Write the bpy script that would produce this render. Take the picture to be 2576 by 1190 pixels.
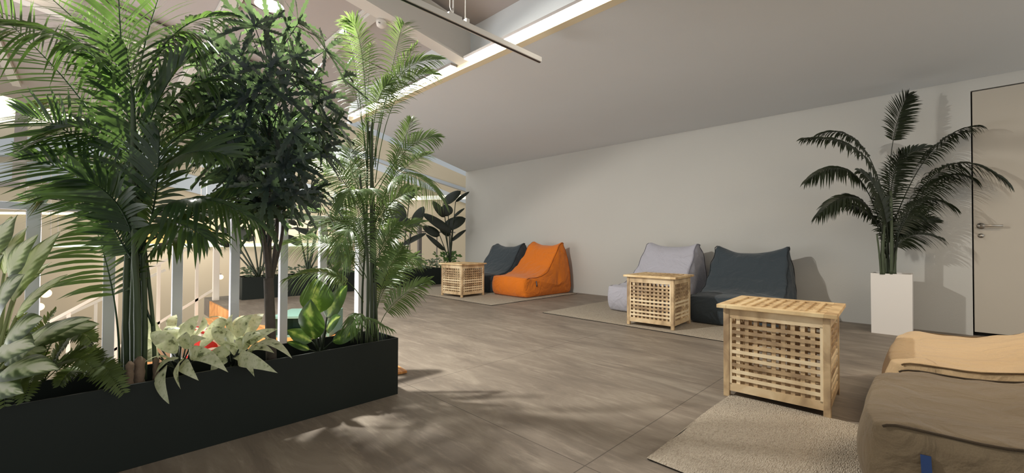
import bpy, bmesh, math, random
from mathutils import Vector, Matrix, noise
random.seed(7)
R = math.radians
for o in list(bpy.data.objects): bpy.data.objects.remove(o)
SC = bpy.context.scene
COL = SC.collection

# ------------------------------------------------------------ camera, world, big lights, exposure
cam_data = bpy.data.cameras.new('camera')
cam_data.sensor_width = 36.0
cam_data.lens = 1055.0 / 2576.0 * 36.0
cam_data.clip_start = 0.05; cam_data.clip_end = 200
cam = bpy.data.objects.new('camera', cam_data); COL.objects.link(cam)
yaw, pitch, roll = R(45), R(0.8), R(0.24)
Fv = Vector((math.sin(yaw)*math.cos(pitch), math.cos(yaw)*math.cos(pitch), math.sin(pitch)))
Rv = Vector((math.cos(yaw), -math.sin(yaw), 0)); Uv = Rv.cross(Fv)
R2 = Rv*math.cos(roll) + Uv*math.sin(roll); U2 = Uv*math.cos(roll) - Rv*math.sin(roll)
M = Matrix(((R2.x, U2.x, -Fv.x, 0), (R2.y, U2.y, -Fv.y, 0), (R2.z, U2.z, -Fv.z, 0.85), (0, 0, 0, 1)))
cam.matrix_world = M
SC.camera = cam
SC.view_settings.view_transform = 'Standard'; SC.view_settings.look = 'None'
SC.view_settings.gamma = 1.0; SC.view_settings.use_curve_mapping = False
SC.view_settings.exposure = 0.70

def lin(c):
    return tuple((v/12.92 if v <= 0.04045 else ((v+0.055)/1.055)**2.4) for v in (x/255.0 for x in c)) + (1.0,)

wd = bpy.data.worlds.new('world'); SC.world = wd; wd.use_nodes = True
wd.node_tree.nodes['Background'].inputs[0].default_value = lin((207, 209, 206))
wd.node_tree.nodes['Background'].inputs[1].default_value = 0.9

def light(name, kind, loc, energy, color, size=0.1, sizey=None, target=None, spot=None):
    d = bpy.data.lights.new(name, kind); d.energy = energy; d.color = color
    if kind == 'AREA':
        d.size = size
        if sizey: d.shape = 'RECTANGLE'; d.size_y = sizey
    else: d.shadow_soft_size = size
    if kind == 'SPOT': d.spot_size = spot; d.spot_blend = 0.15
    o = bpy.data.objects.new(name, d); COL.objects.link(o); o.location = loc
    if target is not None:
        o.rotation_euler = (Vector(target)-Vector(loc)).to_track_quat('-Z', 'Y').to_euler()
    return o
# the bright lamp hanging under the hall roof, lights the deck from behind the plants
light('hall_spot_light', 'SPOT', (0.80, 3.07, 2.415), 345, (1.0, 0.98, 0.91), 0.045, target=(1.4, 2.3, 0), spot=R(161))
# area lights without fixtures: hall ambient, added ceiling uplight, added warm lounge fill
light('hall_ambient_fill', 'AREA', (-2.0, 6.5, 2.6), 35, (1.0, 0.90, 0.75), 3.0, 3.0, target=(-0.5, 7.0, -2))  # added ambient fill for the stepped seating and hall walls
light('hall_far_light', 'AREA', (1.5, 11.0, 2.3), 150, (1.0, 0.95, 0.86), 4.0, 2.0, target=(2.5, 13.0, 0.0))
light('ceiling_fill_uplight', 'AREA', (-2.2, 6.0, -0.9), 125, (0.96, 0.98, 1.0), 3.0, 3.0, target=(1.5, 4.0, 2.4))  # added below deck level to brighten the ceiling
light('lounge_warm_fill', 'AREA', (3.2, -0.9, 2.36), 18, (1.0, 0.82, 0.6), 0.8, 0.8, target=(3.2, -0.9, 0))  # added warm fill over the right-hand beanbags, no fixture

# ------------------------------------------------------------ helpers
def tag(o, label=None, cat=None, group=None, kind=None):
    if label: o['label'] = label
    if cat: o['category'] = cat
    if group: o['group'] = group
    if kind: o['kind'] = kind
    return o
def empty(name, loc=(0, 0, 0), rz=0.0, **k):
    o = bpy.data.objects.new(name, None); COL.objects.link(o)
    o.location = loc; o.rotation_euler = (0, 0, rz); o.empty_display_size = 0.1
    return tag(o, **k)

class MB:
    def __init__(s): s.v = []; s.f = []; s.uv = []; s.m = []
    def quad_strip_uv(s): pass
    def add(s, vs, fs, uvs=None, mi=0):
        b = len(s.v); s.v += [tuple(v) for v in vs]
        s.uv += (uvs if uvs else [(0, 0)]*len(vs))
        for f in fs: s.f.append(tuple(b+i for i in f)); s.m.append(mi)
        return s
    def box(s, x0, x1, y0, y1, z0, z1, mi=0):
        v = [(x, y, z) for x in (x0, x1) for y in (y0, y1) for z in (z0, z1)]
        f = [(0, 1, 3, 2), (4, 6, 7, 5), (0, 4, 5, 1), (2, 3, 7, 6), (0, 2, 6, 4), (1, 5, 7, 3)]
        return s.add(v, f, mi=mi)
    def beam(s, a, b, w, h, up=(0, 0, 1), mi=0):
        a = Vector(a); b = Vector(b); t = (b-a).normalized(); u = Vector(up)
        sd = t.cross(u).normalized(); u = sd.cross(t)
        v = [p + sd*(w/2*i) + u*(h/2*j) for p in (a, b) for i in (-1, 1) for j in (-1, 1)]
        f = [(0, 1, 3, 2), (4, 6, 7, 5), (0, 4, 5, 1), (2, 3, 7, 6), (0, 2, 6, 4), (1, 5, 7, 3)]
        return s.add(v, f, mi=mi)
    def tube(s, pts, r, n=8, cap=True, mi=0):
        pts = [Vector(p) for p in pts]; m = len(pts)
        rs = r if isinstance(r, (list, tuple)) else [r]*m
        t0 = (pts[1]-pts[0]).normalized()
        nrm = t0.orthogonal().normalized(); vs = []; fs = []; uv = []
        for i, p in enumerate(pts):
            t = (pts[min(i+1, m-1)] - pts[max(i-1, 0)]).normalized()
            nrm = (nrm - t*nrm.dot(t)).normalized(); bn = t.cross(nrm)
            for k in range(n):
                a = 2*math.pi*k/n
                vs.append(p + (nrm*math.cos(a) + bn*math.sin(a))*rs[i]); uv.append((i/(m-1), k/n))
        for i in range(m-1):
            for k in range(n):
                k2 = (k+1) % n
                fs.append((i*n+k, i*n+k2, (i+1)*n+k2, (i+1)*n+k))
        if cap:
            fs.append(tuple(range(n-1, -1, -1))); fs.append(tuple((m-1)*n+k for k in range(n)))
        return s.add(vs, fs, uv, mi)
    def lathe(s, prof, n=24, c=(0, 0, 0), mi=0):
        vs = []; fs = []; m = len(prof)
        for r, z in prof:
            for k in range(n):
                a = 2*math.pi*k/n; vs.append((c[0]+r*math.cos(a), c[1]+r*math.sin(a), c[2]+z))
        for i in range(m-1):
            for k in range(n):
                k2 = (k+1) % n; fs.append((i*n+k, i*n+k2, (i+1)*n+k2, (i+1)*n+k))
        fs.append(tuple(range(n-1, -1, -1))); fs.append(tuple((m-1)*n+k for k in range(n)))
        return s.add(vs, fs, mi=mi)
    def build(s, name, mat, parent=None, smooth=False, bevel=0.0, loc=None, **k):
        me = bpy.data.meshes.new(name); me.from_pydata(s.v, [], s.f)
        ul = me.uv_layers.new(name='uv')
        vi = [0]*len(me.loops); me.loops.foreach_get('vertex_index', vi)
        ul.data.foreach_set('uv', [c for i in vi for c in s.uv[i]])
        ms = mat if isinstance(mat, (list, tuple)) else [mat]
        for x in ms: me.materials.append(x)
        me.polygons.foreach_set('material_index', s.m)
        if smooth: me.polygons.foreach_set('use_smooth', [True]*len(me.polygons))
        me.update()
        bm = bmesh.new(); bm.from_mesh(me)
        bmesh.ops.recalc_face_normals(bm, faces=bm.faces[:]) if k.pop('recalc', True) else None
        bm.to_mesh(me); bm.free()
        o = bpy.data.objects.new(name, me); COL.objects.link(o)
        if parent: o.parent = parent
        if loc: o.location = loc
        if bevel:
            b = o.modifiers.new('bevel', 'BEVEL'); b.width = bevel; b.segments = 2; b.limit_method = 'ANGLE'
        return tag(o, **k)

# ------------------------------------------------------------ materials
def nt(name):
    m = bpy.data.materials.new(name); m.use_nodes = True
    t = m.node_tree; b = t.nodes['Principled BSDF']
    return m, t, b, t.nodes, t.links
def simple(name, col, rough=0.5, metal=0.0, emis=None, es=0.0, noise_amt=0.0, nscale=20, bump=0.0, bscale=80, spec=None):
    m, t, b, N, L = nt(name)
    b.inputs['Base Color'].default_value = lin(col); b.inputs['Roughness'].default_value = rough
    b.inputs['Metallic'].default_value = metal
    if spec is not None: b.inputs['Specular IOR Level'].default_value = spec
    if emis: b.inputs['Emission Color'].default_value = lin(emis); b.inputs['Emission Strength'].default_value = es
    tc = N.new('ShaderNodeTexCoord')
    if noise_amt:
        n = N.new('ShaderNodeTexNoise'); n.inputs['Scale'].default_value = nscale; n.inputs['Detail'].default_value = 5
        L.new(tc.outputs['Object'], n.inputs['Vector'])
        mx = N.new('ShaderNodeMix'); mx.data_type = 'RGBA'
        c = lin(col); mx.inputs[6].default_value = tuple(v*(1-noise_amt) for v in c[:3])+(1,)
        mx.inputs[7].default_value = tuple(min(1, v*(1+noise_amt)) for v in c[:3])+(1,)
        L.new(n.outputs['Fac'], mx.inputs[0]); L.new(mx.outputs[2], b.inputs['Base Color'])
    if bump:
        n = N.new('ShaderNodeTexNoise'); n.inputs['Scale'].default_value = bscale; n.inputs['Detail'].default_value = 6
        L.new(tc.outputs['Object'], n.inputs['Vector'])
        bp = N.new('ShaderNodeBump'); bp.inputs['Strength'].default_value = bump; bp.inputs['Distance'].default_value = 0.01
        L.new(n.outputs['Fac'], bp.inputs['Height']); L.new(bp.outputs['Normal'], b.inputs['Normal'])
    return m
def ramp(N, stops):
    r = N.new('ShaderNodeValToRGB'); cr = r.color_ramp
    while len(cr.elements) < len(stops): cr.elements.new(0.5)
    for e, (p, c) in zip(cr.elements, stops): e.position = p; e.color = lin(c) if len(c) == 3 else c
    return r
def math_n(N, L, op, a, b=None):
    n = N.new('ShaderNodeMath'); n.operation = op
    for i, v in enumerate((a, b)):
        if v is None: continue
        if isinstance(v, (int, float)): n.inputs[i].default_value = v
        else: L.new(v, n.inputs[i])
    return n.outputs[0]

def floor_mat():
    m, t, b, N, L = nt('stone_vinyl_floor')
    tc = N.new('ShaderNodeTexCoord'); mp = N.new('ShaderNodeMapping'); mp.inputs['Scale'].default_value = (3.2, 0.9, 1)
    L.new(tc.outputs['Object'], mp.inputs['Vector'])
    n1 = N.new('ShaderNodeTexNoise'); n1.inputs['Scale'].default_value = 1.6; n1.inputs['Detail'].default_value = 9; n1.inputs['Roughness'].default_value = 0.68; n1.inputs['Distortion'].default_value = 0.7
    L.new(mp.outputs[0], n1.inputs['Vector'])
    mp2 = N.new('ShaderNodeMapping'); mp2.inputs['Scale'].default_value = (16, 2.2, 1); mp2.inputs['Rotation'].default_value = (0, 0, R(4))
    L.new(tc.outputs['Object'], mp2.inputs['Vector'])
    n2 = N.new('ShaderNodeTexNoise'); n2.inputs['Scale'].default_value = 1.5; n2.inputs['Detail'].default_value = 8; n2.inputs['Roughness'].default_value = 0.7
    L.new(mp2.outputs[0], n2.inputs['Vector'])
    r1 = ramp(N, [(0.3, (108, 98, 88)), (0.5, (126, 115, 103)), (0.72, (150, 139, 125))]); L.new(n1.outputs['Fac'], r1.inputs[0])
    r2 = ramp(N, [(0.52, (0, 0, 0)), (0.74, (255, 255, 255))]); L.new(n2.outputs['Fac'], r2.inputs[0])
    mx = N.new('ShaderNodeMix'); mx.data_type = 'RGBA'
    L.new(math_n(N, L, 'MULTIPLY', r2.outputs[0], 0.45), mx.inputs[0]); L.new(r1.outputs[0], mx.inputs[6]); mx.inputs[7].default_value = lin((180, 168, 152))
    # plank seams: a grid 1.26 m apart
    sp = N.new('ShaderNodeSeparateXYZ'); L.new(tc.outputs['Object'], sp.inputs[0])
    fx = math_n(N, L, 'FRACT', math_n(N, L, 'DIVIDE', math_n(N, L, 'ADD', sp.outputs[0], 20*1.26-1.335), 1.26))
    fy = math_n(N, L, 'FRACT', math_n(N, L, 'DIVIDE', math_n(N, L, 'ADD', sp.outputs[1], 20*1.26-0.937), 1.26))
    seam = math_n(N, L, 'MAXIMUM', math_n(N, L, 'LESS_THAN', fx, 0.0035), math_n(N, L, 'LESS_THAN', fy, 0.0035))
    mx2 = N.new('ShaderNodeMix'); mx2.data_type = 'RGBA'
    L.new(math_n(N, L, 'MULTIPLY', seam, 0.7), mx2.inputs[0]); L.new(mx.outputs[2], mx2.inputs[6]); mx2.inputs[7].default_value = lin((60, 52, 46))
    L.new(mx2.outputs[2], b.inputs['Base Color'])
    b.inputs['Roughness'].default_value = 0.55; b.inputs['Specular IOR Level'].default_value = 0.35
    bp = N.new('ShaderNodeBump'); bp.inputs['Strength'].default_value = 0.25; bp.inputs['Distance'].default_value = 0.004
    L.new(n2.outputs['Fac'], bp.inputs['Height']); L.new(bp.outputs['Normal'], b.inputs['Normal'])
    return m
def wood_mat(name, c0, c1, c2, scale=(3, 30, 30), island=0.5, rough=0.5):
    m, t, b, N, L = nt(name)
    tc = N.new('ShaderNodeTexCoord'); mp = N.new('ShaderNodeMapping'); mp.inputs['Scale'].default_value = scale
    L.new(tc.outputs['Object'], mp.inputs['Vector'])
    g = N.new('ShaderNodeNewGeometry')
    n = N.new('ShaderNodeTexNoise'); n.inputs['Scale'].default_value = 2; n.inputs['Detail'].default_value = 6; n.inputs['Distortion'].default_value = 1.2
    L.new(mp.outputs[0], n.inputs['Vector'])
    r = ramp(N, [(0.25, c0), (0.5, c1), (0.8, c2)])
    a = math_n(N, L, 'MULTIPLY', math_n(N, L, 'SUBTRACT', g.outputs['Random Per Island'], 0.5), island)
    L.new(math_n(N, L, 'ADD', n.outputs['Fac'], a), r.inputs[0])
    L.new(r.outputs[0], b.inputs['Base Color']); b.inputs['Roughness'].default_value = rough
    return m
def rug_mat():
    m, t, b, N, L = nt('woven_rug')
    tc = N.new('ShaderNodeTexCoord')
    mp = N.new('ShaderNodeMapping'); mp.inputs['Scale'].default_value = (75, 190, 1); L.new(tc.outputs['Object'], mp.inputs['Vector'])
    v = N.new('ShaderNodeTexVoronoi'); v.inputs['Scale'].default_value = 1.0; v.inputs['Randomness'].default_value = 0.75
    L.new(mp.outputs[0], v.inputs['Vector'])
    n = N.new('ShaderNodeTexNoise'); n.inputs['Scale'].default_value = 60; n.inputs['Detail'].default_value = 5; L.new(tc.outputs['Object'], n.inputs['Vector'])
    r = ramp(N, [(0.0, (190, 179, 162)), (0.5, (176, 165, 149)), (0.9, (140, 129, 114))]); L.new(v.outputs['Distance'], r.inputs[0])
    mx = N.new('ShaderNodeMix'); mx.data_type = 'RGBA'; mx.inputs[0].default_value = 0.35
    r2 = ramp(N, [(0.3, (150, 139, 124)), (0.7, (190, 180, 164))]); L.new(n.outputs['Fac'], r2.inputs[0])
    L.new(r.outputs[0], mx.inputs[6]); L.new(r2.outputs[0], mx.inputs[7]); L.new(mx.outputs[2], b.inputs['Base Color'])
    b.inputs['Roughness'].default_value = 0.95; b.inputs['Specular IOR Level'].default_value = 0.1
    bp = N.new('ShaderNodeBump'); bp.invert = True; bp.inputs['Strength'].default_value = 0.8; bp.inputs['Distance'].default_value = 0.006
    L.new(v.outputs['Distance'], bp.inputs['Height']); L.new(bp.outputs['Normal'], b.inputs['Normal'])
    return m
def fabric_mat(name, col, var=0.18):
    m, t, b, N, L = nt(name)
    tc = N.new('ShaderNodeTexCoord')
    n = N.new('ShaderNodeTexNoise'); n.inputs['Scale'].default_value = 350; n.inputs['Detail'].default_value = 3; L.new(tc.outputs['Object'], n.inputs['Vector'])
    c = lin(col)
    mx = N.new('ShaderNodeMix'); mx.data_type = 'RGBA'
    mx.inputs[6].default_value = tuple(v*(1-var) for v in c[:3])+(1,); mx.inputs[7].default_value = tuple(v*(1+var) for v in c[:3])+(1,)
    L.new(n.outputs['Fac'], mx.inputs[0]); L.new(mx.outputs[2], b.inputs['Base Color'])
    w = N.new('ShaderNodeTexNoise'); w.inputs['Scale'].default_value = 5; w.inputs['Detail'].default_value = 4; w.inputs['Distortion'].default_value = 1.5
    L.new(tc.outputs['Object'], w.inputs['Vector'])
    b1 = N.new('ShaderNodeBump'); b1.inputs['Strength'].default_value = 0.6; b1.inputs['Distance'].default_value = 0.05; L.new(w.outputs['Fac'], b1.inputs['Height'])
    b2 = N.new('ShaderNodeBump'); b2.inputs['Strength'].default_value = 0.3; b2.inputs['Distance'].default_value = 0.002
    L.new(n.outputs['Fac'], b2.inputs['Height']); L.new(b1.outputs['Normal'], b2.inputs['Normal']); L.new(b2.outputs['Normal'], b.inputs['Normal'])
    b.inputs['Roughness'].default_value = 0.9; b.inputs['Specular IOR Level'].default_value = 0.15
    b.inputs['Sheen Weight'].default_value = 0.15
    return m
def leaf_mat(name, stops, trans_col, trans=0.35, rough=0.4, scale=(3, 3), thresh_noise=14, mode='v', spec=0.5, veins=0.0):
    """stops: ramp over (distance from midrib + noise) in leaf UV space (u along the leaf, v across, 0.5 = midrib)"""
    m, t, b, N, L = nt(name)
    uv = N.new('ShaderNodeUVMap'); uv.uv_map = 'uv'
    sp = N.new('ShaderNodeSeparateXYZ'); L.new(uv.outputs[0], sp.inputs[0])
    d = math_n(N, L, 'ABSOLUTE', math_n(N, L, 'SUBTRACT', sp.outputs[1], 0.5))
    tc = N.new('ShaderNodeTexCoord')
    n = N.new('ShaderNodeTexNoise'); n.inputs['Scale'].default_value = thresh_noise; n.inputs['Detail'].default_value = 4
    L.new(tc.outputs['Object'], n.inputs['Vector'])
    if mode == 'v': fac = math_n(N, L, 'ADD', d, math_n(N, L, 'MULTIPLY', math_n(N, L, 'SUBTRACT', n.outputs['Fac'], 0.5), 0.9))
    elif mode == 'vein':
        s = math_n(N, L, 'SINE', math_n(N, L, 'MULTIPLY', math_n(N, L, 'SUBTRACT', sp.outputs[0], math_n(N, L, 'MULTIPLY', d, 0.55)), 46.0))
        fac = math_n(N, L, 'ADD', math_n(N, L, 'ADD', d, math_n(N, L, 'MULTIPLY', s, 0.07)), math_n(N, L, 'MULTIPLY', math_n(N, L, 'SUBTRACT', n.outputs['Fac'], 0.5), 0.7))
    else: fac = n.outputs['Fac']
    r = ramp(N, stops); L.new(fac, r.inputs[0])
    L.new(r.outputs[0], b.inputs['Base Color']); b.inputs['Roughness'].default_value = rough; b.inputs['Specular IOR Level'].default_value = spec
    tr = N.new('ShaderNodeBsdfTranslucent')
    mxc = N.new('ShaderNodeMix'); mxc.data_type = 'RGBA'; mxc.inputs[0].default_value = 0.6
    L.new(r.outputs[0], mxc.inputs[6]); mxc.inputs[7].default_value = lin(trans_col); L.new(mxc.outputs[2], tr.inputs[0])
    ms = N.new('ShaderNodeMixShader'); ms.inputs[0].default_value = trans
    L.new(b.outputs[0], ms.inputs[1]); L.new(tr.outputs[0], ms.inputs[2]); L.new(ms.outputs[0], N['Material Output'].inputs[0])
    return m

Mfloor = floor_mat()
Mwall = simple('plaster_wall', (192, 189, 183), 0.9, noise_amt=0.03, nscale=1.5, bump=0.12, bscale=120, spec=0.1)
Mceil = simple('matte_ceiling', (214, 216, 217), 0.95, noise_amt=0.02, nscale=2, bump=0.08, bscale=90, spec=0.05)
Mdoor = simple('door_paint', (184, 175, 162), 0.8, noise_amt=0.03, nscale=3, spec=0.15)
Mdark = simple('dark_gap', (14, 12, 10), 0.9)
Mhall = simple('cream_hall_wall', (196, 182, 158), 0.8, noise_amt=0.03, nscale=3)
Mhallb = simple('pale_blue_steel', (176, 182, 190), 0.6)
Mroof = simple('roof_panel', (176, 167, 162), 0.7, noise_amt=0.04, nscale=2)
Msteel = simple('white_painted_steel', (212, 207, 200), 0.5)
Mgrey = simple('grey_steel', (150, 142, 138), 0.6)
Mrail = simple('white_railing_paint', (240, 241, 250), 0.45)
Mrailw = simple('cream_railing_paint', (238, 228, 212), 0.5)
Mblackp = simple('black_planter', (14, 24, 20), 0.55, noise_amt=0.08, nscale=12, spec=0.4)
Msoil = simple('dark_soil', (16, 14, 11), 0.95, bump=0.8, bscale=60)
Mpot = simple('white_pot', (226, 220, 214), 0.6)
Mlampw = simple('lamp_diffuser', (255, 250, 240), 0.5, emis=(255, 250, 238), es=7)
Mlamp2 = simple('spot_lens', (255, 255, 255), 0.5, emis=(255, 252, 245), es=60)
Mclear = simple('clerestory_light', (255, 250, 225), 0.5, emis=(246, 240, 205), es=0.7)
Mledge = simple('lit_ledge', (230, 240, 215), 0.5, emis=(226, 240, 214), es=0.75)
Mbulb = simple('warm_bulb', (255, 220, 160), 0.5, emis=(255, 214, 150), es=2.2)
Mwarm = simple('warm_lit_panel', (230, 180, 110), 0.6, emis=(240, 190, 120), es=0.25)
Mchrome = simple('brushed_steel', (190, 182, 172), 0.3, 1.0)
Macacia = wood_mat('acacia_wood', (150, 124, 94), (204, 176, 136), (236, 216, 180), (3, 3, 3), 0.55)
Macaciat = wood_mat('acacia_lid_wood', (168, 134, 92), (214, 182, 134), (236, 212, 166), (4, 4, 4), 0.3)
Morangew = wood_mat('orange_plywood', (150, 92, 44), (206, 138, 72), (232, 176, 110), (14, 2, 2), 0.3)
Mbrownw = wood_mat('brown_plywood', (120, 86, 56), (158, 118, 80), (186, 146, 104), (14, 2, 2), 0.3)
Mboard = wood_mat('light_wood_board', (196, 150, 88), (226, 184, 124), (240, 206, 150), (3, 20, 3), 0.1)
Mrug = rug_mat()
Mrugedge = simple('rug_underside', (40, 36, 30), 0.95)
Mteal = simple('teal_paint', (120, 158, 146), 0.6, noise_amt=0.1, nscale=40)
Morange = fabric_mat('orange_fabric', (216, 118, 36))
Mdkfab = fabric_mat('charcoal_fabric', (62, 70, 76))
Mltfab = fabric_mat('pale_grey_fabric', (178, 176, 186))
Mtaupe_shaded = fabric_mat('taupe_fabric_shaded', (122, 106, 84))  # near bag: shade is put into the taupe
Mtaupe_lit = fabric_mat('taupe_fabric_lit', (198, 170, 132))  # same taupe for the far bag, lightened to look lit
PIPE = dict(o=fabric_mat('orange_piping', (150, 74, 20)), d=fabric_mat('charcoal_piping', (36, 40, 44)), d2=fabric_mat('charcoal_piping', (36, 40, 44)), l=fabric_mat('grey_piping', (120, 118, 128)), t=fabric_mat('taupe_piping_shaded', (70, 58, 44)), t2=fabric_mat('taupe_piping_lit', (110, 88, 62)))  # the last two pipings repeat the shaded and lit taupe
Mtag = simple('navy_tag', (30, 30, 44), 0.7)
Mtagt = simple('tag_lettering', (196, 200, 214), 0.7)
Mtagb = simple('blue_tag', (28, 58, 108), 0.6)
Mred = simple('red_cushion_cloth', (190, 40, 30), 0.8)
Mwhitec = simple('white_cushion_cloth', (236, 226, 212), 0.8)
Mblackm = simple('black_enamel', (28, 28, 30), 0.35)
Mcane = simple('palm_cane', (70, 84, 58), 0.6, noise_amt=0.3, nscale=9)
Mcanef = simple('palm_cane_fine', (64, 74, 50), 0.6, noise_amt=0.3, nscale=12)
Mbark = simple('grey_bark', (86, 78, 72), 0.9, noise_amt=0.25, nscale=25, bump=0.5, bscale=50)
Mhusk = simple('husk_fibre', (122, 104, 88), 0.95, noise_amt=0.3, nscale=30, bump=0.6, bscale=40)
Mpalm = leaf_mat('palm_leaf', [(0.2, (38, 58, 42)), (0.8, (60, 84, 56))], (140, 180, 80), 0.36, 0.3)
Mpalm2 = leaf_mat('fine_palm_leaf', [(0.2, (84, 108, 62)), (0.8, (112, 138, 80))], (160, 188, 100), 0.3, 0.4)
Mpalm3 = leaf_mat('dark_palm_leaf', [(0.2, (34, 40, 26)), (0.8, (52, 60, 38))], (80, 100, 40), 0.2, 0.45)
Maralia = leaf_mat('aralia_leaf', [(0.2, (40, 52, 56)), (0.8, (62, 78, 80))], (130, 160, 90), 0.25, 0.35)
Mbird = leaf_mat('bird_of_paradise_leaf', [(0.2, (26, 34, 26)), (0.8, (42, 52, 40))], (50, 66, 30), 0.1, 0.4)
Magla = leaf_mat('speckled_leaf', [(0.34, (60, 76, 50)), (0.40, (200, 208, 166)), (0.58, (234, 236, 208)), (0.72, (168, 180, 128))], (236, 240, 190), 0.42, 0.35, mode='n', thresh_noise=42)
Mdieff = leaf_mat('striped_leaf', [(0.10, (238, 240, 216)), (0.24, (196, 208, 164)), (0.36, (84, 106, 68)), (0.5, (46, 64, 40))], (180, 200, 110), 0.3, 0.35, mode='vein', thresh_noise=16)
Mdieff2 = leaf_mat('green_yellow_leaf', [(0.0, (206, 222, 120)), (0.10, (120, 156, 66)), (0.2, (58, 92, 42)), (0.5, (44, 74, 38))], (160, 210, 80), 0.3, 0.35, mode='v', thresh_noise=22)
Mfern = leaf_mat('fern_leaf', [(0.2, (72, 88, 42)), (0.8, (104, 122, 60))], (150, 170, 70), 0.3, 0.5)
Mbush = leaf_mat('bushy_leaf', [(0.3, (56, 70, 52)), (0.55, (120, 134, 110)), (0.8, (176, 186, 160))], (150, 170, 110), 0.25, 0.5, mode='n', thresh_noise=20)
Mivy = leaf_mat('bright_bush_leaf', [(0.2, (60, 92, 48)), (0.8, (110, 146, 80))], (150, 190, 90), 0.3, 0.45)

# ------------------------------------------------------------ setting
S = dict(kind='structure')
WX = 5.82
# deck floor: main part, and the strip in front of the planter left of the stair opening
b = MB(); b.box(1.2, WX+0.15, -2.4, 7.75, -0.25, 0); b.box(-4.0, 1.2, -2.4, 2.50, -0.25, 0)
b.build('floor', Mfloor, **S)
b = MB(); b.box(-14, 16, 2.6, 22, -3.1, -3.0); b.build('floor_lower', simple('hall_floor', (150, 132, 110), 0.6), **S)
# right wall with a flush door
DY0, DY1, DZ = -1.20, -0.27, 2.29
b = MB(); b.box(WX, WX+0.13, DY1, 7.274, -0.25, 2.9); b.box(WX, WX+0.13, DY0, DY1, DZ, 2.9); b.box(WX, WX+0.13, -2.4, DY0, -0.25, 2.9)
b.build('wall_right', Mwall, **S)
b = MB(); b.box(WX+0.05, WX+0.12, DY0-0.0, DY1+0.0, 0, DZ); d0 = b.build('door_1', Mdark, **S)
b = MB(); b.box(WX+0.002, WX+0.05, DY0+0.008, DY1-0.010, 0.035, DZ-0.010); b.build('door_leaf', Mdoor, d0, bevel=0.002)
hy = DY1-0.055
b = MB(); b.tube([(WX+0.002, hy, 1.02), (WX-0.012, hy, 1.02)], 0.028, 20); b.tube([(WX-0.012, hy, 1.02), (WX-0.05, hy, 1.02), (WX-0.056, hy-0.012, 1.02), (WX-0.056, hy-0.13, 1.018)], 0.010, 12)
b.build('door_handle', Mchrome, d0, smooth=True, label='brushed steel lever handle on a round rose')
b = MB(); b.tube([(WX+0.002, hy, 0.93), (WX-0.008, hy, 0.93)], 0.02, 16); b.build('lock_rose', Mchrome, d0, smooth=True)
# low soffit ceiling with a slanting far edge
b = MB(); pts = [(2.385, -2.4), (WX+0.1, -2.4), (WX+0.1, 7.30), (2.385, 5.22)]
vs = [(x, y, 2.4) for x, y in pts] + [(x, y, 2.9) for x, y in pts]
b.add(vs, [(0, 1, 2, 3), (7, 6, 5, 4), (0, 4, 5, 1), (1, 5, 6, 2), (2, 6, 7, 3), (3, 7, 4, 0)]); b.build('ceiling_soffit', Mceil, **S)
b = MB(); b.box(2.312, 2.384, -2.4, 5.3, 2.392, 2.46); b.build('trim_soffit_edge', simple('cream_trim', (226, 212, 180), 0.6), **S)
# high roof rising away from the soffit, with purlins
def rz(x): return 2.78 + 0.16*(2.4-x)
b = MB(); vs = [(2.5, -2.4, rz(2.5)), (2.5, 12.0, rz(2.5)), (-7.0, 10.2, rz(-7)), (-7.0, -2.4, rz(-7))]
vs += [(x, y, z+0.08) for x, y, z in vs]
b.add(vs, [(0, 1, 2, 3), (7, 6, 5, 4), (0, 4, 5, 1), (1, 5, 6, 2), (2, 6, 7, 3), (3, 7, 4, 0)]); b.build('roof', Mroof, **S)
for i, x in enumerate((1.72, 0.86, 0.0, -0.86, -1.9, -3.2)):
    b = MB(); b.box(x-0.045, x+0.045, -2.4, 10.0, rz(x)-0.07, rz(x)); b.box(x-0.07, x-0.05, -2.4, 10.0, rz(x)-0.035, rz(x)); b.build('trim_%d' % (i+1), Msteel, **S)
seam = simple('roof_seam', (92, 84, 78), 0.9)
b = MB()
for y in (1.7, 4.35, 5.6, 7.0, 8.4): b.beam((2.35, y, rz(2.35)-0.004), (-6.5, y, rz(-6.5)-0.004), 0.008, 0.006)
b.build('roof_joint', seam, **S)
# near rafter (steel I beam) dropping to the soffit edge
def rafter(name, a, c, wdt, hgt, web=0.012):
    a = Vector(a); c = Vector(c); t = (c-a).normalized(); sd = t.cross(Vector((0, 0, 1))).normalized(); u = sd.cross(t)
    b = MB(); b.beam(a, c, wdt, 0.014); b.beam(a+u*hgt, c+u*hgt, wdt, 0.014); b.beam(a+u*hgt/2, c+u*hgt/2, web, hgt)
    return b.build(name, Msteel, **S)
rafter('beam_near', (2.42, 2.93, 2.43), (-4.0, 2.93, 3.44), 0.13, 0.30)
rafter('beam_mid', (2.42, 5.6, 2.48), (-4.0, 5.6, 3.5), 0.12, 0.22)
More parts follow.
